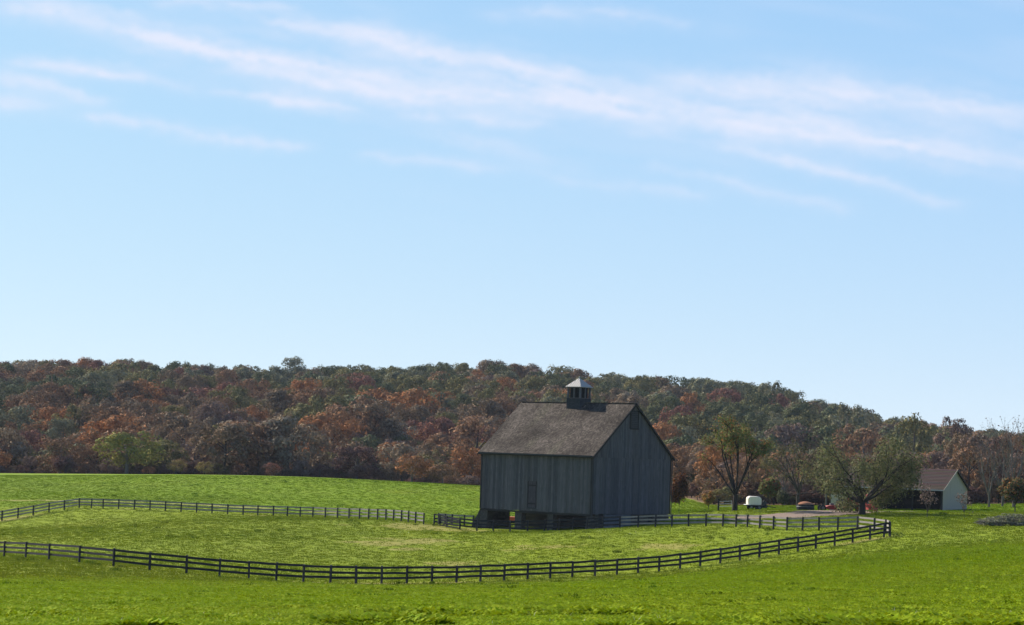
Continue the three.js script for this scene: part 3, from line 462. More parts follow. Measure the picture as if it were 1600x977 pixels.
function tractor(label, px, py, d, turn, s) {
  const p = seat3(px, py, d), g = thing('tractor', label, 'tractor', [p.x, p.y, p.z], turn); g.scale.setScalar(s);
  const hood = new THREE.Shape([[0.2, 0.9], [2.0, 0.9], [2.05, 1.1], [2.0, 1.45], [0.2, 1.6]].map(q => new THREE.Vector2(...q))); const hg = new THREE.ExtrudeGeometry(hood, { depth: 0.5, bevelEnabled: true, bevelSize: 0.06, bevelThickness: 0.06, bevelSegments: 2 }); hg.translate(0, 0, -0.25);
  const h = part('hood', hg, red, g); part('grille', box(2.08, 2.12, 0.95, 1.35, -0.22, 0.22), rubber, h); part('chassis', box(-0.9, 1.9, 0.55, 0.84, -0.22, 0.22), rubber, g);
  for (const z of [-0.62, 0.62]) { const f = new THREE.CylinderGeometry(0.86, 0.86, 0.4, 20, 1, true, -0.6, 2.2); f.rotateX(Math.PI / 2); f.translate(-0.6, 0.78, z); part('mudguard', f, new THREE.MeshStandardMaterial({ color: red.color, roughness: 0.5, side: THREE.DoubleSide }), g); }
  part('seat', merged([box(-0.75, -0.3, 1.15, 1.28, -0.22, 0.22), box(-0.85, -0.74, 1.28, 1.7, -0.22, 0.22), box(-0.6, -0.45, 0.83, 1.15, -0.1, 0.1)]), rubber, g);
  part('roll_bar', merged([bar([-0.95, 0.9, -0.45], [-1.0, 2.3, -0.45], 0.08, 0.08), bar([-0.95, 0.9, 0.45], [-1.0, 2.3, 0.45], 0.08, 0.08), bar([-1.0, 2.3, -0.49], [-1.0, 2.3, 0.49], 0.08, 0.08)]), rubber, g);
  const sw = new THREE.TorusGeometry(0.2, 0.025, 6, 16); sw.rotateY(Math.PI / 2 - 0.5); sw.translate(0.0, 1.72, 0); part('steering_wheel', merged([sw, bar([0.0, 1.72, 0], [0.2, 1.5, 0], 0.04, 0.04)]), rubber, g); part('exhaust', bar([1.3, 1.5, 0.12], [1.3, 2.2, 0.12], 0.07, 0.07), rubber, g);
  for (const z of [-0.7, 0.7]) { wheel(g, -0.6, 0.72, z, 0.72, 0.4, red); wheel(g, 1.6, 0.42, z * 0.85, 0.42, 0.26, red); }
  return g;
}
{
  const t = tractor('red tractor parked under the spreading tree, left of its trunk', 1324, 800, 270, 0.15, 1.0);
  for (const z of [-0.5, 0.5]) part('loader_arm', merged([bar([0.0, 1.5, z], [1.6, 1.75, z], 0.1, 0.14), bar([1.6, 1.75, z], [2.6, 0.7, z], 0.1, 0.14)]), red, t);
  part('bucket', plain(prism([[2.6, 0.3], [3.3, 0.25], [3.2, 0.35], [2.75, 0.5], [2.7, 1.0], [2.55, 1.0]], -0.85, 0.85)), red, t); cast(t);
  const p = seat3(1361, 799, 276), a = thing('grain_auger', 'slanting red machine arm propped at the open mouth of the shed', 'auger', [p.x, p.y, p.z], 0.1);
  part('tube', bar([-0.55, 2.15, 0], [0.5, 0.25, 0], 0.32, 0.32), red, a); part('hopper', box(0.3, 0.85, 0.05, 0.5, -0.35, 0.35), redDull, a); part('support', bar([-0.3, 1.68, 0], [-0.6, 0, 0.3], 0.08, 0.08), steel, a); cast(a);
}
{ // orange machine seen through the barn's lower storey
  const p = seat3(803, 824, 264), g = thing('orange_wagon', 'orange farm wagon seen through the gap under the barn', 'wagon', [p.x, p.y, p.z], -0.2), o = mat(.42, .075, .022, 0.55);
  part('body', plain(prism([[-1.6, 0.62], [1.6, 0.62], [1.8, 1.15], [-1.8, 1.15]], -0.7, 0.7)), o, g); part('top_rail', box(-1.85, 1.85, 1.152, 1.22, -0.76, 0.76), o, g); part('chassis', box(-1.4, 1.4, 0.42, 0.615, -0.4, 0.4), rubber, g); part('drawbar', bar([1.4, 0.5, 0], [2.6, 0.35, 0], 0.1, 0.1), rubber, g);
  for (const x of [-1, 1]) for (const z of [-0.6, 0.6]) wheel(g, x, 0.34, z, 0.34, 0.2, o); cast(g);
}

// ---------------------------------------------------------------- trees
// soup of small leaf sprays: every spray two folded triangles with its own tint
class Leaves {
  constructor() { this.p = []; this.c = []; this.n = []; this.sq = 1; }
  spray(x, y, z, nx, ny, nz, s, c, R, out) {
    const u = new THREE.Vector3(R() - 0.5, R() - 0.5, R() - 0.5).cross(new THREE.Vector3(nx, ny, nz)).normalize(), n = new THREE.Vector3(nx, ny, nz), v = u.clone().cross(n).normalize();
    const a = s * (0.7 + 0.6 * R()), b = s * (0.45 + 0.4 * R()), f = s * 0.18;
    const P = [[-a, 0, 0], [0, -b, f], [a, 0, -f], [0, b, f]].map(([i, j, k]) => [x + u.x * i + v.x * j + n.x * k, y + (u.y * i + v.y * j + n.y * k) * this.sq, z + u.z * i + v.z * j + n.z * k]);
    const g = u.clone().cross(v), o = out || [n.x, n.y, n.z], flip = g.x * o[0] + g.y * o[1] + g.z * o[2] < 0, l = n.length(), m = new THREE.Vector3(o[0] * 1.0 + n.x / l * 0.45, o[1] * 1.0 + n.y / l * 0.45, o[2] * 1.0 + n.z / l * 0.45).normalize();
    for (const q of flip ? [0, 2, 1, 0, 3, 2] : [0, 1, 2, 0, 2, 3]) { this.p.push(...P[q]); this.c.push(...c); this.n.push(m.x, m.y, m.z); }
  }
  geo() { const g = new THREE.BufferGeometry(); g.setAttribute('position', new THREE.Float32BufferAttribute(this.p, 3)); g.setAttribute('color', new THREE.Float32BufferAttribute(this.c, 3)); g.setAttribute('normal', new THREE.Float32BufferAttribute(this.n, 3)); return g; }
}
const unit = R => { const z = 2 * R() - 1, a = R() * 6.2832, r = Math.sqrt(1 - z * z); return [r * Math.cos(a), z, r * Math.sin(a)]; };
// a crown of unit size: about 1 wide in radius, 1 tall, standing on y = 0; clumps spread through its volume
function crownGeo(seed, o) {
  const R = rng(seed), L = new Leaves(), clumps = []; L.sq = 0.62;
  for (let k = 0; k < o.clumps; k++) {
    let [x, y, z] = unit(R); const r = 0.45 + 0.4 * Math.pow(R(), 0.5), yy = y * r; if (yy < -0.55 && R() < 0.7) { y = -y; }
    const lob = 0.82 + 0.36 * fbm(x * 1.7 + seed, z * 1.7 + y * 2, 2);
    clumps.push([x * r * lob * o.w, 0.52 + y * r * lob * 0.46, z * r * lob * o.w, (0.20 + 0.16 * R()) * o.cs, 0.80 + 0.4 * R(), R()]);
  }
  for (const [cx, cy, cz, cr, tone, tw] of clumps) for (let i = 0; i < o.leaves; i++) {
    let n = unit(R); if (n[1] < -0.3 && R() < 0.6) n = [n[0], -n[1], n[2]];
    const out = (() => { const v = new THREE.Vector3(n[0] + cx * 0.5, n[1] + (cy - 0.45) * 0.5, n[2] + cz * 0.5).normalize(); return [v.x, v.y, v.z]; })(), rr = cr * (0.72 + 0.36 * R()), t = tone * (0.78 + 0.44 * R()), w = 0.85 + 0.3 * (0.6 * tw + 0.4 * R());
    L.spray(cx + n[0] * rr, cy + n[1] * rr * 0.62, cz + n[2] * rr, n[0] + (R() - 0.5) * 1.1, n[1] + (R() - 0.5) * 1.1, n[2] + (R() - 0.5) * 1.1, o.size * (0.75 + 0.5 * R()), [t * w, t, t * (2 - w) * 0.95], R, out);
  }
  return L.geo();
}
// limbs: tapered bent tubes joined to one mesh
class Limbs {
  constructor(sides = 6) { this.g = []; this.sides = sides; this.tips = []; }
  tube(pts, r0, r1) {
    const n = this.sides, pos = [], nor = [], idx = [];
    for (let k = 0; k < pts.length; k++) {
      const t = (k < pts.length - 1 ? pts[k + 1].clone().sub(pts[k]) : pts[k].clone().sub(pts[k - 1])).normalize(), a = new THREE.Vector3(Math.abs(t.y) > 0.9 ? 1 : 0, Math.abs(t.y) > 0.9 ? 0 : 1, 0).cross(t).normalize(), b = t.clone().cross(a), r = lerp(r0, r1, k / (pts.length - 1));
      for (let i = 0; i < n; i++) { const q = i / n * 6.2832, v = a.clone().multiplyScalar(Math.cos(q)).addScaledVector(b, Math.sin(q)); pos.push(pts[k].x + v.x * r, pts[k].y + v.y * r, pts[k].z + v.z * r); nor.push(v.x, v.y, v.z); }
      if (k) for (let i = 0; i < n; i++) { const c = (k - 1) * n + i, e = (k - 1) * n + (i + 1) % n; idx.push(c, e, c + n, e, e + n, c + n); }
    }
    const g = new THREE.BufferGeometry(); g.setAttribute('position', new THREE.Float32BufferAttribute(pos, 3)); g.setAttribute('normal', new THREE.Float32BufferAttribute(nor, 3)); g.setIndex(idx); this.g.push(g);
  }
  fit(w, h) { let mx = 0, my = 0; for (const [p] of this.tips) { mx = Math.max(mx, Math.abs(p.x), Math.abs(p.z)); my = Math.max(my, p.y); } const kx = w / 2 / mx, ky = h / my; for (const t of this.tips) t[0].set(t[0].x * kx, t[0].y * ky, t[0].z * kx); const g = this.geo(); g.scale(kx, ky, kx); g.computeVertexNormals(); return g; }
  grow(p, dir, len, r, depth, R, o) {
    const pts = [p.clone()], d = dir.clone().normalize(), steps = 4; let q = p.clone();
    for (let i = 0; i < steps; i++) { d.x += (R() - 0.5) * o.wander; d.y += (R() - 0.5) * o.wander + o.lift; d.z += (R() - 0.5) * o.wander; d.normalize(); q = q.clone().addScaledVector(d, len / steps); pts.push(q); }
    this.tube(pts, r, r * 0.62);
    if (depth <= 1) this.tips.push([pts[3].clone(), d.clone()]);
    if (depth <= 0) { this.tips.push([q.clone(), d.clone()]); return; }
    const k = o.forks[0] + Math.floor(R() * (o.forks[1] - o.forks[0] + 1));
    for (let i = 0; i < k; i++) { const n = new THREE.Vector3(...unit(R)); const e = d.clone().addScaledVector(n, o.spread * (0.6 + 0.7 * R())); const from = i === 0 ? q : pts[(o.late ? 3 : 2) + Math.floor(R() * (o.late ? 2 : 3))]; this.grow(from, e, len * ((o.child || 0.62) + 0.3 * R()), r * (i === 0 ? 0.62 : 0.5), depth - 1, R, o); }
  }
  geo() { return mergeGeometries(this.g); }
}
const V = (x, y, z) => new THREE.Vector3(x, y, z);
const barkMats = [[.075, .062, .054], [.055, .047, .042], [.11, .097, .088]].map(c => mat(...c, 1));
const leafMats = new Map();
function leafMat(key, c, tr = 0.18) { if (!leafMats.has(key)) { const m = new THREE.MeshPhysicalMaterial({ vertexColors: true, roughness: 0.95, side: THREE.DoubleSide, transmission: tr, thickness: 0, specularIntensity: 0.1 }); m.color.setRGB(...c); leafMats.set(key, m); } return leafMats.get(key); }
// kinds of hillside colour: words for the label, linear colour
const KIND = {
  dark_green: ['dark green', [.086, .094, .048]], olive: ['olive green', [.130, .118, .050]], grey_green: ['greyish green', [.145, .142, .088]], russet: ['russet brown', [.178, .102, .062]], brown: ['dull brown', [.148, .106, .072]],
  orange: ['burnt orange', [.255, .118, .054]], red: ['dull red', [.180, .082, .064]], plum: ['plum brown', [.150, .104, .088]], yellow_green: ['yellow green', [.175, .170, .045]], ochre: ['ochre yellow', [.215, .155, .060]], maroon: ['dark maroon', [.105, .056, .048]], pale_brown: ['pale brown', [.190, .148, .106]],
};
const crownKinds = [];
for (let k = 0; k < 8; k++) crownKinds.push(crownGeo(100 + k, { clumps: 30 + k * 2, leaves: 82, w: 1, cs: 0.92, size: 0.042 }));
for (let k = 0; k < 3; k++) crownKinds.push(crownGeo(140 + k, { clumps: 40, leaves: 52, w: 0.85, cs: 0.72, size: 0.039 })); // looser
const trunkGeo = (() => { const l = new Limbs(6), R = rng(3); l.tube([V(0, -1.5, 0), V(0.04, 3, 0), V(-0.1, 6.5, 0.1), V(0.1, 11, 0)], 0.34, 0.12); for (let i = 0; i < 6; i++) { const a = i * 1.05, y = 4.2 + i * 0.7; l.tube([V(0, y, 0), V(Math.cos(a) * 1.6, y + 1.7, Math.sin(a) * 1.6), V(Math.cos(a) * 3, y + 3.6, Math.sin(a) * 3)], 0.13, 0.04); } return l.geo(); })();
const wood = []; // every hillside tree: x, d, crown radius, height, kind, shape, turn
{
  const R = rng(2024);
  const named = [[200, 683, 112, 450, 'yellow_green', 2], [305, 696, 98, 474, 'plum', 0], [40, 702, 92, 486, 'olive', 1], [112, 693, 86, 505, 'russet', 3], [368, 696, 64, 500, 'orange', 4], [432, 667, 112, 525, 'dark_green', 5], [500, 706, 66, 478, 'brown', 9], [572, 680, 72, 505, 'dark_green', 6], [558, 716, 86, 458, 'maroon', 7], [645, 711, 72, 446, 'orange', 1], [612, 690, 54, 490, 'orange', 2], [692, 733, 52, 440, 'russet', 3], [738, 698, 74, 462, 'orange', 5], [145, 631, 58, 645, 'dark_green', 6], [45, 664, 82, 565, 'dark_green', 2], [215, 594, 70, 800, 'olive', 1], [278, 563, 48, 850, 'dark_green', 5], [458, 557, 46, 885, 'grey_green', 6], [560, 618, 120, 645, 'dark_green', 0], [592, 655, 70, 585, 'pale_brown', 3], [692, 654, 84, 570, 'red', 4], [650, 618, 90, 700, 'brown', 2], [782, 570, 66, 850, 'dark_green', 0], [865, 577, 52, 865, 'grey_green', 9], [350, 664, 56, 560, 'olive', 2], [185, 565, 74, 860, 'russet', 4], [1084, 612, 46, 700, 'orange', 1], [1105, 592, 66, 820, 'grey_green', 6], [1205, 593, 62, 800, 'grey_green', 9], [1190, 615, 70, 720, 'dark_green', 0], [1325, 627, 84, 650, 'grey_green', 9], [1260, 622, 70, 690, 'dark_green', 8], [1430, 645, 84, 500, 'olive', 10], [1488, 651, 66, 480, 'plum', 1], [1350, 664, 100, 520, 'russet', 2], [1062, 632, 60, 640, 'red', 3], [920, 592, 60, 800, 'olive', 4], [1000, 594, 60, 830, 'olive', 5], [1040, 660, 70, 560, 'orange', 6], [720, 580, 46, 870, 'brown', 8], [640, 577, 40, 880, 'brown', 10], [330, 612, 110, 700, 'red', 3], [500, 580, 60, 860, 'brown', 2], [80, 573, 60, 880, 'russet', 4], [130, 590, 80, 800, 'brown', 1], [425, 731, 36, 442, 'red', 9], [275, 728, 40, 444, 'ochre', 8], [320, 730, 36, 443, 'ochre', 9]];
  for (const [px, top, w, d, kind, shape] of named) { const p = at(px, top, d), r = w / 2 * d / F, base = height(p.x, d); wood.push({ x: p.x, d, r: r * 1.03, h: Math.max(p.y - base, r * 1.2), kind, shape, turn: R() * 6.28, base, tall: true }); }
  const keys = Object.keys(KIND);
  for (let d = 462; d < 985; d += 7.4 + (d - 460) * 0.006) {
    const half = d * 0.285, step = 7.6 + (d - 460) * 0.006;
    for (let x = -half + R() * step; x < half; x += step * (0.8 + 0.4 * R())) {
      const dd = d + (R() - 0.5) * 8, t = x / dd, px = 800 + F * t; if (R() < 0.16 && dd < 860) continue;
      if (wood.slice(0, named.length).some(w => Math.hypot(w.x - x, (w.d - dd) * 0.7) < w.r * 0.9 || (dd < w.d && w.d - dd < 26 && Math.abs(w.x / w.d - t) * dd < w.r * 0.8))) continue;
      const zone = fbm(x * 0.013 + 4, dd * 0.011, 3), q = R(), up = smooth(520, 880, dd); let kind;
      const green = smooth(0.34, 0.54, zone) * 0.88 + (px > 900 && dd > 620 ? 0.2 : 0);
      if (R() < green) kind = q < 0.5 ? 'dark_green' : q < 0.75 ? 'olive' : 'grey_green';
      else { const warm = 1 - up * 0.7; kind = q < 0.28 ? 'russet' : q < 0.52 ? 'brown' : q < 0.60 ? 'plum' : q < 0.60 + 0.16 * warm ? 'orange' : q < 0.90 ? 'olive' : q < 0.94 ? 'red' : q < 0.98 ? 'pale_brown' : 'maroon'; }
      const big = R() < 0.14 ? 2.6 : 0, r = 4.2 + 3.6 * Math.pow(R(), 1.6) + big, h = big + (R() < 0.14 ? (dd > 830 ? 4.5 : 2.5) : 0) + lerp(7.5, 12.5, smooth(460, 700, dd)) * (0.62 + 0.66 * R()) + (r - 5) * 0.8;
      wood.push({ x, d: dd, r, h: Math.min(h, 17), kind, shape: Math.floor(R() * 11), turn: R() * 6.28, base: height(x, dd) });
    }
  }
  // lower wood behind the farmyard
  for (let d = 328; d < 462; d += 8) for (let t = 0.058; t < 0.29; t += (5.2 + 3 * R()) / d) {
    const dd = d + R() * 6, x = t * dd; if (dd < woodStart(x, dd) + 6) continue;
    const px = 800 + F * t, q = R(), r = 2.6 + 2.4 * R(), topMax = px < 1180 ? 690 : px < 1500 ? 702 : 672, base = height(x, dd), hMax = at(px, topMax + 40 * R() * (d < 400 ? 1 : 0.4), dd).y - base;
    wood.push({ x, d: dd, r, h: clamp(hMax, 4, 13), kind: q < 0.3 ? 'russet' : q < 0.55 ? 'plum' : q < 0.72 ? 'brown' : q < 0.82 ? 'orange' : q < 0.93 ? 'maroon' : 'olive', shape: 8 + Math.floor(R() * 3), turn: R() * 6.28, base });
  }
  const thicket = []; // low growth under the trees along the edges of the wood
  for (let i = 0; i < 900; i++) { const right = R() < 0.5, t = right ? lerp(0.05, 0.29, R()) : lerp(-0.29, 0.1, R()), d = right ? lerp(326, 400, R() ** 1.5) : lerp(452, 500, R()), x = t * d; if (d < woodStart(x, d) + 2) continue; const q = R(); thicket.push({ x, d, r: 1.4 + 1.8 * R(), h: 1.8 + 2.6 * R(), kind: q < 0.3 ? 'plum' : q < 0.55 ? 'brown' : q < 0.8 ? 'maroon' : q < 0.9 ? 'russet' : 'olive', shape: Math.floor(R() * 11), turn: R() * 6.28, base: height(x, d) - 0.3 }); }
  wood.sort((a, b) => a.d - b.d);
  // how much of each shows from the lane: coarse occupancy, nearest first
  const BW_ = 400, BH_ = 245, occ = new Uint8Array(BW_ * BH_);
  const fill = (x0, x1, y0, y1) => { for (let j = Math.max(0, y0 >> 2); j <= Math.min(BH_ - 1, y1 >> 2); j++) for (let i = Math.max(0, x0 >> 2); i <= Math.min(BW_ - 1, x1 >> 2); i++) occ[j * BW_ + i] = 1; };
  fill(750, 1045, 705, 830); for (let y = 630; y < 705; y += 4) fill(750 + (705 - y) * 0.9, 988 + (y - 630) * 0.76, y, y + 3);
  for (let i = 0; i < BW_; i++) { const y = table([[0, 742], [400, 743], [748, 762], [1045, 790], [1600, 790]], i * 4); for (let j = y >> 2; j < BH_; j++) occ[j * BW_ + i] = 1; }
  for (const w of wood) {
    const [cx, cy] = toPixel(V(w.x, w.base + w.h * 0.58, -w.d)), rx = w.r * F / w.d * 0.92, ry = w.h * 0.42 * F / w.d; w.px = cx; w.py = cy; let seen = 0;
    for (let j = Math.floor((cy - ry) / 4); j <= (cy + ry) / 4; j++) for (let i = Math.floor((cx - rx) / 4); i <= (cx + rx) / 4; i++) { if (i < 0 || j < 0 || i >= BW_ || j >= BH_) continue; if (((i * 4 + 2 - cx) / rx) ** 2 + ((j * 4 + 2 - cy) / ry) ** 2 > 1) continue; if (!occ[j * BW_ + i]) { seen++; occ[j * BW_ + i] = 1; } }
    w.seen = seen;
  }
  const shown = wood.slice().sort((a, b) => b.seen - a.seen).slice(0, 285).filter(w => w.seen > 3); for (const w of shown) w.own = true;
  const bands = [[0, 'in the thicket behind the farmyard', w => w.d < 462 && w.px > 1040], [1, 'along the far field edge', w => w.d < 500], [2, 'on the lower wooded slope', w => w.d < 600], [3, 'halfway up the wooded hill', w => w.d < 740], [4, 'high on the wooded hill', w => w.d < 850], [5, 'on the crest of the hill', () => true]];
  const ord = n => ['first', 'second', 'third', 'fourth', 'fifth', 'sixth', 'seventh', 'eighth', 'ninth', 'tenth', 'eleventh', 'twelfth', 'thirteenth', 'fourteenth', 'fifteenth', 'sixteenth', 'seventeenth', 'eighteenth', 'nineteenth', 'twentieth'][n] || (n + 1) + 'th';
  const count = new Map();
  for (const w of shown.sort((a, b) => a.px - b.px)) {
    const [bi, where] = bands.find(b => b[2](w)), key = bi + w.kind, n = count.get(key) || 0; count.set(key, n + 1);
    const o = thing('autumn_tree', `${ord(n)} ${KIND[w.kind][0]} tree from the left ${where}`, 'tree', [w.x, w.base, -w.d], w.turn, 'trees of the wooded hillside');
    const c = part('crown', crownKinds[w.shape], leafMat(w.kind, KIND[w.kind][1]), o); const y0 = w.h * (w.d < 520 ? 0.02 : 0.10); const ch = Math.min(w.h - y0, w.r * (w.tall ? 2.0 : 1.6)); c.position.y = w.h - ch; c.scale.set(w.r * 1.02, ch, w.r * 1.02);
    const t = part('trunk', trunkGeo, barkMats[Math.floor(hash2(n, bi) * 3)], o); t.scale.set(w.r / 6, w.h * 0.8 / 11, w.r / 6);
  }
  // the rest of the wood, which reads as one mass between and behind them
  const rest = wood.filter(w => !w.own).concat(thicket), forest = new THREE.Group(); forest.name = 'forest'; forest.userData = { kind: 'stuff', label: 'mass of autumn woodland filling in the hillside behind the separate trees', category: 'forest' }; scene.add(forest);
  const M = new THREE.Matrix4(), q = new THREE.Quaternion(), up = V(0, 1, 0), col = new THREE.Color(), RR = rng(77);
  const white = leafMat('forest', [1, 1, 1]);
  for (let s = 0; s < crownKinds.length; s++) {
    const l = rest.filter(w => w.shape === s); if (!l.length) continue;
    const im = new THREE.InstancedMesh(crownKinds[s], white, l.length); im.name = 'tree_crowns'; im.userData.kind = 'stuff';
    l.forEach((w, i) => { const ch = Math.min(w.h * 0.95, w.r * 1.65); M.compose(V(w.x, w.base + w.h - ch, -w.d), q.setFromAxisAngle(up, w.turn), V(w.r, ch, w.r)); im.setMatrixAt(i, M); const c = KIND[w.kind][1], k = 0.85 + 0.3 * RR(); im.setColorAt(i, col.setRGB(c[0] * k, c[1] * k, c[2] * k)); });
    im.castShadow = im.receiveShadow = true; forest.add(im);
  }
  const im = new THREE.InstancedMesh(trunkGeo, barkMats[0], rest.length); im.name = 'tree_trunks'; im.userData.kind = 'stuff'; rest.forEach((w, i) => { M.compose(V(w.x, w.base, -w.d), q.setFromAxisAngle(up, w.turn), V(w.r / 6, w.h * 0.8 / 11, w.r / 6)); im.setMatrixAt(i, M); }); forest.add(im);
}
// trees of the farmyard, each grown limb by limb
function leavesOn(tips, R, o) {
  const L = new Leaves();
  for (const [p, d] of tips) { if (o.keep && !o.keep(p, R)) continue; for (let i = 0; i < o.n; i++) { const n = unit(R), r = o.r * Math.pow(R(), 0.5), t = 0.7 + 0.6 * R(), tint = o.tints[Math.floor(R() * o.tints.length)]; L.spray(p.x + n[0] * r, p.y + n[1] * r * 0.8 - (o.droop || 0) * R(), p.z + n[2] * r, n[0] + (R() - 0.5), n[1] + 0.3 + (R() - 0.5), n[2] + (R() - 0.5), o.size * (0.7 + 0.6 * R()), tint.map(c => c * t), R, [n[0] * 0.8, n[1] * 0.8 + 0.2, n[2] * 0.8]); } }
  return L.geo();
}
function yardTree(name, label, px, py, d, build, cat = 'tree', group) { const p = seat3(px, py, d); p.y -= 0.06; const o = thing(name, label, cat, [p.x, p.y, p.z], 0, group); build(o); return o; }
const leafWhite = () => leafMat('yard', [1, 1, 1], 0.35);
yardTree('forked_tree', 'tall vase shaped tree with bare dark forking limbs and thin green top', 1148, 797.5, 262, o => {
  const R = rng(41), l = new Limbs(7); l.tube([V(0, -0.4, 0), V(0.02, 0.3, 0), V(0.05, 1.4, 0), V(0.1, 2.5, 0)], 0.36, 0.24);
  for (const [dx, dz, len] of [[-0.34, 0.1, 5.6], [-0.2, -0.2, 6.0], [-0.05, 0.2, 6.2], [0.12, -0.15, 6.1], [0.26, 0.15, 5.7], [0.36, -0.05, 4.8], [-0.1, -0.35, 5.6], [-0.52, 0.0, 3.6]]) l.grow(V(0.08, 2.0 + R() * 0.5, 0), V(dx, 1, dz), len * 1.1, 0.115, 2, R, { wander: 0.13, lift: 0.02, forks: [2, 3], spread: 0.5, late: true, child: 0.26 });
  part('trunk', l.fit(8.4, 11.0), mat(.034, .029, .026, 1), o);
  const keep = (p, R) => p.y > 7.4 - R() * 1.2, tints = [[.10, .125, .034], [.075, .10, .028], [.13, .135, .045], [.20, .10, .035]];
  part('crown', leavesOn(l.tips, R, { n: 46, r: 1.0, size: 0.12, tints, keep }), leafWhite(), o);
});
yardTree('spreading_tree', 'broad spreading grey green tree with short trunk in front of the shed', 1347, 804.5, 250, o => {
  const R = rng(52), l = new Limbs(7); l.tube([V(0, -0.4, 0), V(0, 0.2, 0), V(0.05, 0.9, 0), V(0, 1.7, 0)], 0.5, 0.36);
  for (let i = 0; i < 9; i++) { const a = i / 9 * 6.283 + R() * 0.4, s = i % 3 === 0 ? 0.35 : 0.95; l.grow(V(0, 1.4 + R() * 0.4, 0), V(Math.cos(a) * s, 0.52, Math.sin(a) * s), 3.7 + R() * 0.7, 0.17, 2, R, { wander: 0.3, lift: 0.03, forks: [2, 3], spread: 0.75 }); }
  part('trunk', l.fit(16.5, 8.7), mat(.036, .031, .028, 1), o);
  part('crown', leavesOn(l.tips, R, { n: 150, r: 1.35, size: 0.12, droop: 1.7, keep: p => p.y > 3.0 || Math.abs(p.x) < 3.2, tints: [[.108, .116, .045], [.088, .098, .038], [.125, .132, .062], [.072, .078, .034], [.115, .098, .046]] }), leafWhite(), o);
});
yardTree('dark_tree', 'dark twiggy brown and olive tree behind the round feeder', 1246, 797, 312, o => {
  const R = rng(63), l = new Limbs(5); l.tube([V(0, -0.4, 0), V(0, 1.4, 0), V(0.1, 2.6, 0)], 0.26, 0.2); for (let i = 0; i < 8; i++) { const a = i * 0.8; l.grow(V(0.05, 1.2 + R() * 1.4, 0), V(Math.cos(a) * 0.5, 1, Math.sin(a) * 0.5), 3.2, 0.12, 2, R, { wander: 0.3, lift: 0.02, forks: [2, 3], spread: 0.65 }); }
  part('trunk', l.geo(), barkMats[1], o); part('crown', leavesOn(l.tips, R, { n: 16, r: 0.9, size: 0.15, tints: [[.085, .078, .034], [.10, .075, .045], [.07, .07, .03]] }), leafWhite(), o);
});
function bush(name, label, px, py, d, w, h, tints, seed, o2 = {}) {
  return yardTree(name, label, px, py, d, o => {
    const R = rng(seed), l = new Limbs(5), st = o2.stem || 0.2; l.tube([V(0, -0.3, 0), V(0.03, st * 0.5, 0), V(0, st + 0.3, 0)], o2.r || 0.08, (o2.r || 0.08) * 0.8);
    const n = o2.limbs || 9; for (let i = 0; i < n; i++) { const a = i / n * 6.283 + R(); l.grow(V(0, st + R() * 0.3, 0), V(Math.cos(a) * (o2.open || 0.6), 1, Math.sin(a) * (o2.open || 0.6)), h * 0.36, (o2.r || 0.08) * 0.45, 2, R, { wander: 0.3, lift: 0.02, forks: [2, 3], spread: 0.6 }); }
    let mx = 0, my = 0; for (const [p] of l.tips) { mx = Math.max(mx, Math.hypot(p.x, p.z)); my = Math.max(my, p.y); } const kx = (w / 2 - (o2.cr || 0.35)) / mx, ky = (h - (o2.cr || 0.35)) / my;
    const tg = l.geo(); tg.scale(kx, ky, kx); tg.computeVertexNormals(); part('trunk', tg, barkMats[1], o);
    const tips = l.tips.map(([p, d]) => [V(p.x * kx, p.y * ky, p.z * kx), d]); part('crown', leavesOn(tips, R, { n: o2.n || 22, r: o2.cr || 0.45, size: o2.size || 0.11, droop: o2.droop || 0, tints: Array.isArray(tints[0]) ? tints : [tints], keep: o2.keep }), leafWhite(), o);
  });
}
bush('red_brown_tree', 'small drooping dark red brown tree beside the gable end of the barn', 1061, 797.5, 268, 3.0, 5.4, [[.125, .052, .028], [.085, .042, .026], [.21, .08, .03], [.07, .05, .026]], 71, { stem: 0.9, n: 44, droop: 0.7, cr: 0.6, r: 0.1, size: 0.13 });
bush('yellow_sapling', 'little yellow and orange sapling on the grass between barn and forked tree', 1107, 794.5, 282, 2.5, 2.75, [[.27, .18, .04], [.18, .15, .04], [.30, .115, .035]], 72, { stem: 0.5, n: 20, cr: 0.38 });
bush('green_shrub', 'leafy yellow green shrub with red tinged top behind the white tank', 1203, 795, 308, 4.0, 4.6, [[.11, .125, .032], [.15, .15, .045], [.085, .10, .03], [.18, .06, .035]], 73, { n: 34, cr: 0.7, size: 0.14 });
bush('dark_shrub', 'dark green low shrub beside the leafy yellow green shrub', 1223, 796, 305, 2.3, 2.7, [[.05, .06, .03], [.075, .075, .04]], 74, { n: 26, cr: 0.5 });
bush('bare_sapling', 'thin purplish sapling in front of the open shed front', 1449, 808.5, 236, 3.2, 4.0, [[.12, .085, .085], [.14, .10, .085]], 75, { stem: 0.6, n: 2, cr: 0.4, open: 0.9, r: 0.1 });
bush('bare_sapling', 'thin nearly bare sapling in front of the white shed gable', 1506.5, 809, 236, 2.6, 3.4, [[.13, .095, .08]], 76, { stem: 0.6, n: 1, cr: 0.4, open: 0.8, r: 0.08 });
bush('round_tree', 'rounded orange brown and green tree at the right edge of the photo', 1586, 800, 266, 4.8, 4.6, [[.06, .07, .026], [.10, .065, .026], [.17, .075, .025], [.05, .06, .025]], 77, { stem: 1.0, n: 44, cr: 0.7, r: 0.14, size: 0.15 });
bush('evergreen_tree', 'tall ragged dark tree cut off by the right picture edge', 1618, 802, 250, 4.6, 12.6, [[.055, .062, .032], [.08, .07, .04]], 78, { stem: 2, n: 26, cr: 0.9, r: 0.22, open: 0.35, limbs: 13, size: 0.17 });
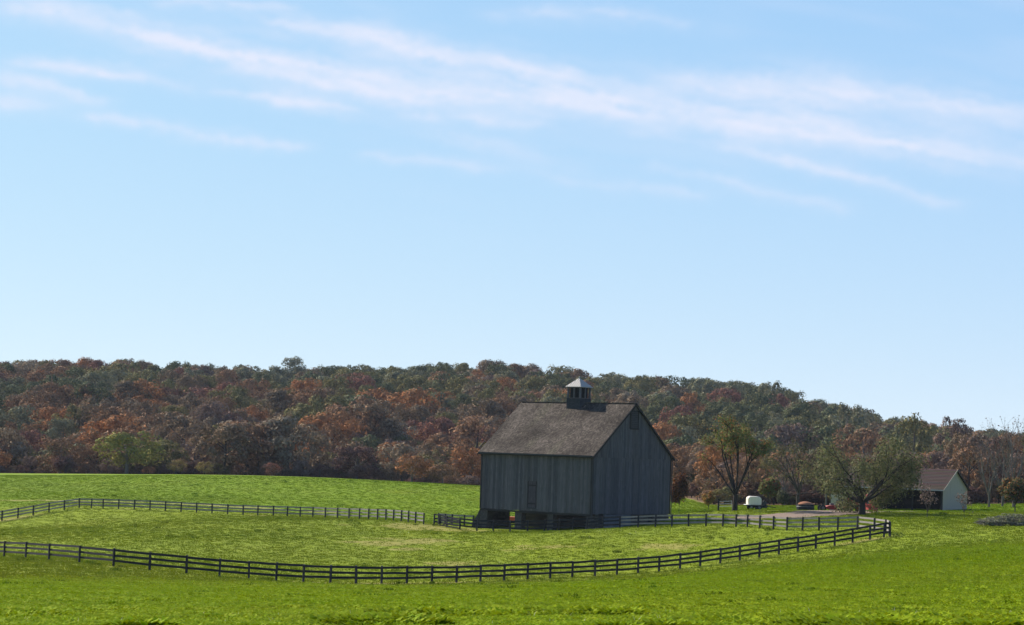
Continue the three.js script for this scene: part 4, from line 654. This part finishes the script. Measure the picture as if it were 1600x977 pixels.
for (const [px, py, d, h, seed, label] of [[1545, 797, 300, 9.2, 81, 'leafless grey tree nearest the white shed gable'], [1566, 797, 306, 10.6, 82, 'leafless grey tree with upright twigs, middle of the three bare ones'], [1583, 797, 300, 11.6, 83, 'leafless grey tree behind the rounded orange brown tree'], [1290, 798, 318, 8.0, 84, 'leafless brown tree rising behind the white end bay of the shed'], [1225, 796, 325, 8.5, 85, 'leafless brown tree behind the leafy green shrub']])
  yardTree('bare_tree', label, px, py, d, o => { const R = rng(seed), l = new Limbs(5); l.tube([V(0, -0.4, 0), V(0.05, h * 0.12, 0), V(0, h * 0.22, 0)], 0.17, 0.13); for (let i = 0; i < 6; i++) { const a = i * 1.05 + R(); l.grow(V(0, h * (0.14 + 0.08 * R()), 0), V(Math.cos(a) * 0.38, 1, Math.sin(a) * 0.38), h * 0.33, 0.085, 3, R, { wander: 0.2, lift: 0.05, forks: [2, 3], spread: 0.5 }); } part('trunk', l.geo(), barkMats[2], o); const L = leavesOn(l.tips, R, { n: 1, r: 0.4, size: 0.1, tints: [[.14, .09, .06]] }); part('crown', L, leafWhite(), o); }, 'tree', 'bare trees round the farmyard');
// brush pile of cut branches
{
  const p = seat3(1578, 822, 206), R = rng(91), o = thing('brush_pile', 'low heap of cut grey green brush lying on the lawn', 'brush pile', [p.x, p.y, p.z]), l = new Limbs(4), L = new Leaves();
  for (let i = 0; i < 150; i++) { const x = (R() - 0.5) * 5.2, z = (R() - 0.5) * 2, hh = 1.2 * (1 - (x / 2.9) ** 2) * (1 - (z / 1.3) ** 2) * R() + 0.05, a = (R() - 0.5) * 1.4, len = 0.4 + R() * 0.7; l.tube([V(x - len * Math.cos(a), hh, z - len * Math.sin(a)), V(x, hh + 0.08 * R(), z), V(x + len * Math.cos(a), Math.max(0.02, hh - 0.15 * R()), z + len * Math.sin(a))], 0.03, 0.012); for (let k = 0; k < 16; k++) { const n = unit(R), t = 0.7 + 0.6 * R(), c = R() < 0.5 ? [.19, .195, .13] : [.14, .15, .085]; L.spray(x + (R() - 0.5) * 0.9, Math.max(0.03, hh + (R() - 0.5) * 0.2), z + (R() - 0.5) * 0.6, n[0], n[1] + 0.4, n[2], 0.07 + 0.06 * R(), c.map(q => q * t), R); } }
  part('branches', l.geo(), barkMats[2], o); part('leaves', L.geo(), leafWhite(), o);
}

// ---------------------------------------------------------------- grass
const grassMat = (() => { const m = new THREE.MeshPhysicalMaterial({ roughness: 0.75, side: THREE.DoubleSide, transmission: 0.35, thickness: 0, specularIntensity: 0.03 }); m.color.setRGB(1, 1, 1); return m; })();
function tuftGeo(seed, n, h, spread, wide, leafy) {
  const R = rng(seed), pos = [];
  for (let i = 0; i < n; i++) {
    const a = R() * 6.283, bx = (R() - 0.5) * spread, bz = (R() - 0.5) * spread, hh = h * (0.5 + 0.6 * R()), lean = hh * (0.25 + 0.6 * R()), w = wide * (0.7 + 0.6 * R()), cx = Math.cos(a), cz = Math.sin(a);
    const p0 = [bx - cz * w * 0.5, -0.02, bz + cx * w * 0.5], p1 = [bx + cz * w * 0.5, -0.02, bz - cx * w * 0.5], m = leafy ? 1.5 : 0.8, q0 = [bx + cx * lean * 0.4 - cz * w * 0.5 * m, hh * 0.62, bz + cz * lean * 0.4 + cx * w * 0.5 * m], q1 = [bx + cx * lean * 0.4 + cz * w * 0.5 * m, hh * 0.62, bz + cz * lean * 0.4 - cx * w * 0.5 * m], t = [bx + cx * lean, hh * (leafy ? 0.8 : 1), bz + cz * lean];
    for (const p of [p0, p1, q1, p0, q1, q0, q0, q1, t]) pos.push(...p);
  }
  const g = new THREE.BufferGeometry(); g.setAttribute('position', new THREE.Float32BufferAttribute(pos, 3)); g.computeVertexNormals(); return g;
}
function sow(name, label, geo, count, place, seed, tone) {
  const R = rng(seed), items = []; for (let i = 0; i < count; i++) { const p = place(R); if (p) items.push(p); }
  const im = new THREE.InstancedMesh(geo, grassMat, items.length), M = new THREE.Matrix4(), q = new THREE.Quaternion(), up = V(0, 1, 0), c = new THREE.Color();
  items.forEach(([x, d, s, col], i) => { M.compose(V(x, ground(x, d) + 0.02, -d), q.setFromAxisAngle(up, R() * 6.283), V(s, s * (0.8 + 0.4 * R()), s)); im.setMatrixAt(i, M); const k = tone * (0.82 + 0.36 * R()); im.setColorAt(i, c.setRGB(col[0] * k * (0.9 + 0.2 * R()), col[1] * k, col[2] * k)); });
  im.name = numbered(name); im.castShadow = im.receiveShadow = true; im.userData = { kind: 'stuff', label, category: 'grass' }; scene.add(im); return items.length;
}
const spread = (R, d, m = 1.2) => (R() - 0.5) * 2 * d * (W0 / 2 / F) * m;
sow('meadow_grass', 'lush leafy green crop covering the near slope', tuftGeo(1, 10, 0.10, 0.24, 0.032, true), 350000, R => { const d = 34 + 160 * Math.pow(R(), 1.6), x = spread(R, d); const k = isCrop(x, d); if (R() > k) return null; if (fbm(x * 0.9, d * 0.5 + 5, 3) < 0.3 && R() < 0.6) return null; const tall = smooth(0.5, 0.75, fbm(x * 0.5 + 8, d * 0.22, 3)); return [x, d, (0.7 + 0.6 * R()) * (0.85 + 0.5 * tall) * (1 + 0.5 * smooth(62, 38, d) * (0.3 + tall)), grassColor(x, d)]; }, 201, 1.5);
sow('paddock_grass', 'short grazed grass covering the paddock and fields', tuftGeo(2, 9, 0.045, 0.42, 0.04, false), 260000, R => { const d = 105 + 320 * Math.pow(R(), 0.9), x = spread(R, d); if ((isCrop(x, d) > 0.5 && d < 135) || d > woodStart(x, d)) return null; if (R() < earth(x, d) * 1.2) return null; return [x, d, 0.7 + 0.7 * R() + (R() < 0.03 ? 0.9 : 0), grassColor(x, d)]; }, 202, 1.06);
sow('weed_clumps', 'darker rank grass clumps dotted about the fields', tuftGeo(3, 26, 0.19, 0.7, 0.04, true), 1500, R => { const d = 60 + 350 * R(), x = spread(R, d); if (d > woodStart(x, d) || fbm(x * 0.09, d * 0.06 + 2, 3) < 0.5 || (isCrop(x, d) > 0.3 && R() < 0.75)) return null; const c = grassColor(x, d); return [x, d, 0.6 + 0.9 * R(), [c[0] * 0.75, c[1] * 0.84, c[2] * 0.8]]; }, 203, 1);
sow('dry_stalks', 'scattered pale dry stalks standing among the grass', tuftGeo(4, 3, 0.15, 0.12, 0.010, false), 500, R => { const near = R() < 0.35, d = near ? 36 + 12 * R() : 165 + 70 * R(), x = near ? spread(R, d) : lerp(-12, 22, R()); if (!near && fbm(x * 0.15, d * 0.1, 3) < 0.5) return null; return [x, d, 0.6 + 0.7 * R(), [.55, .5, .4]]; }, 204, 1);

renderer.render(scene, camera);
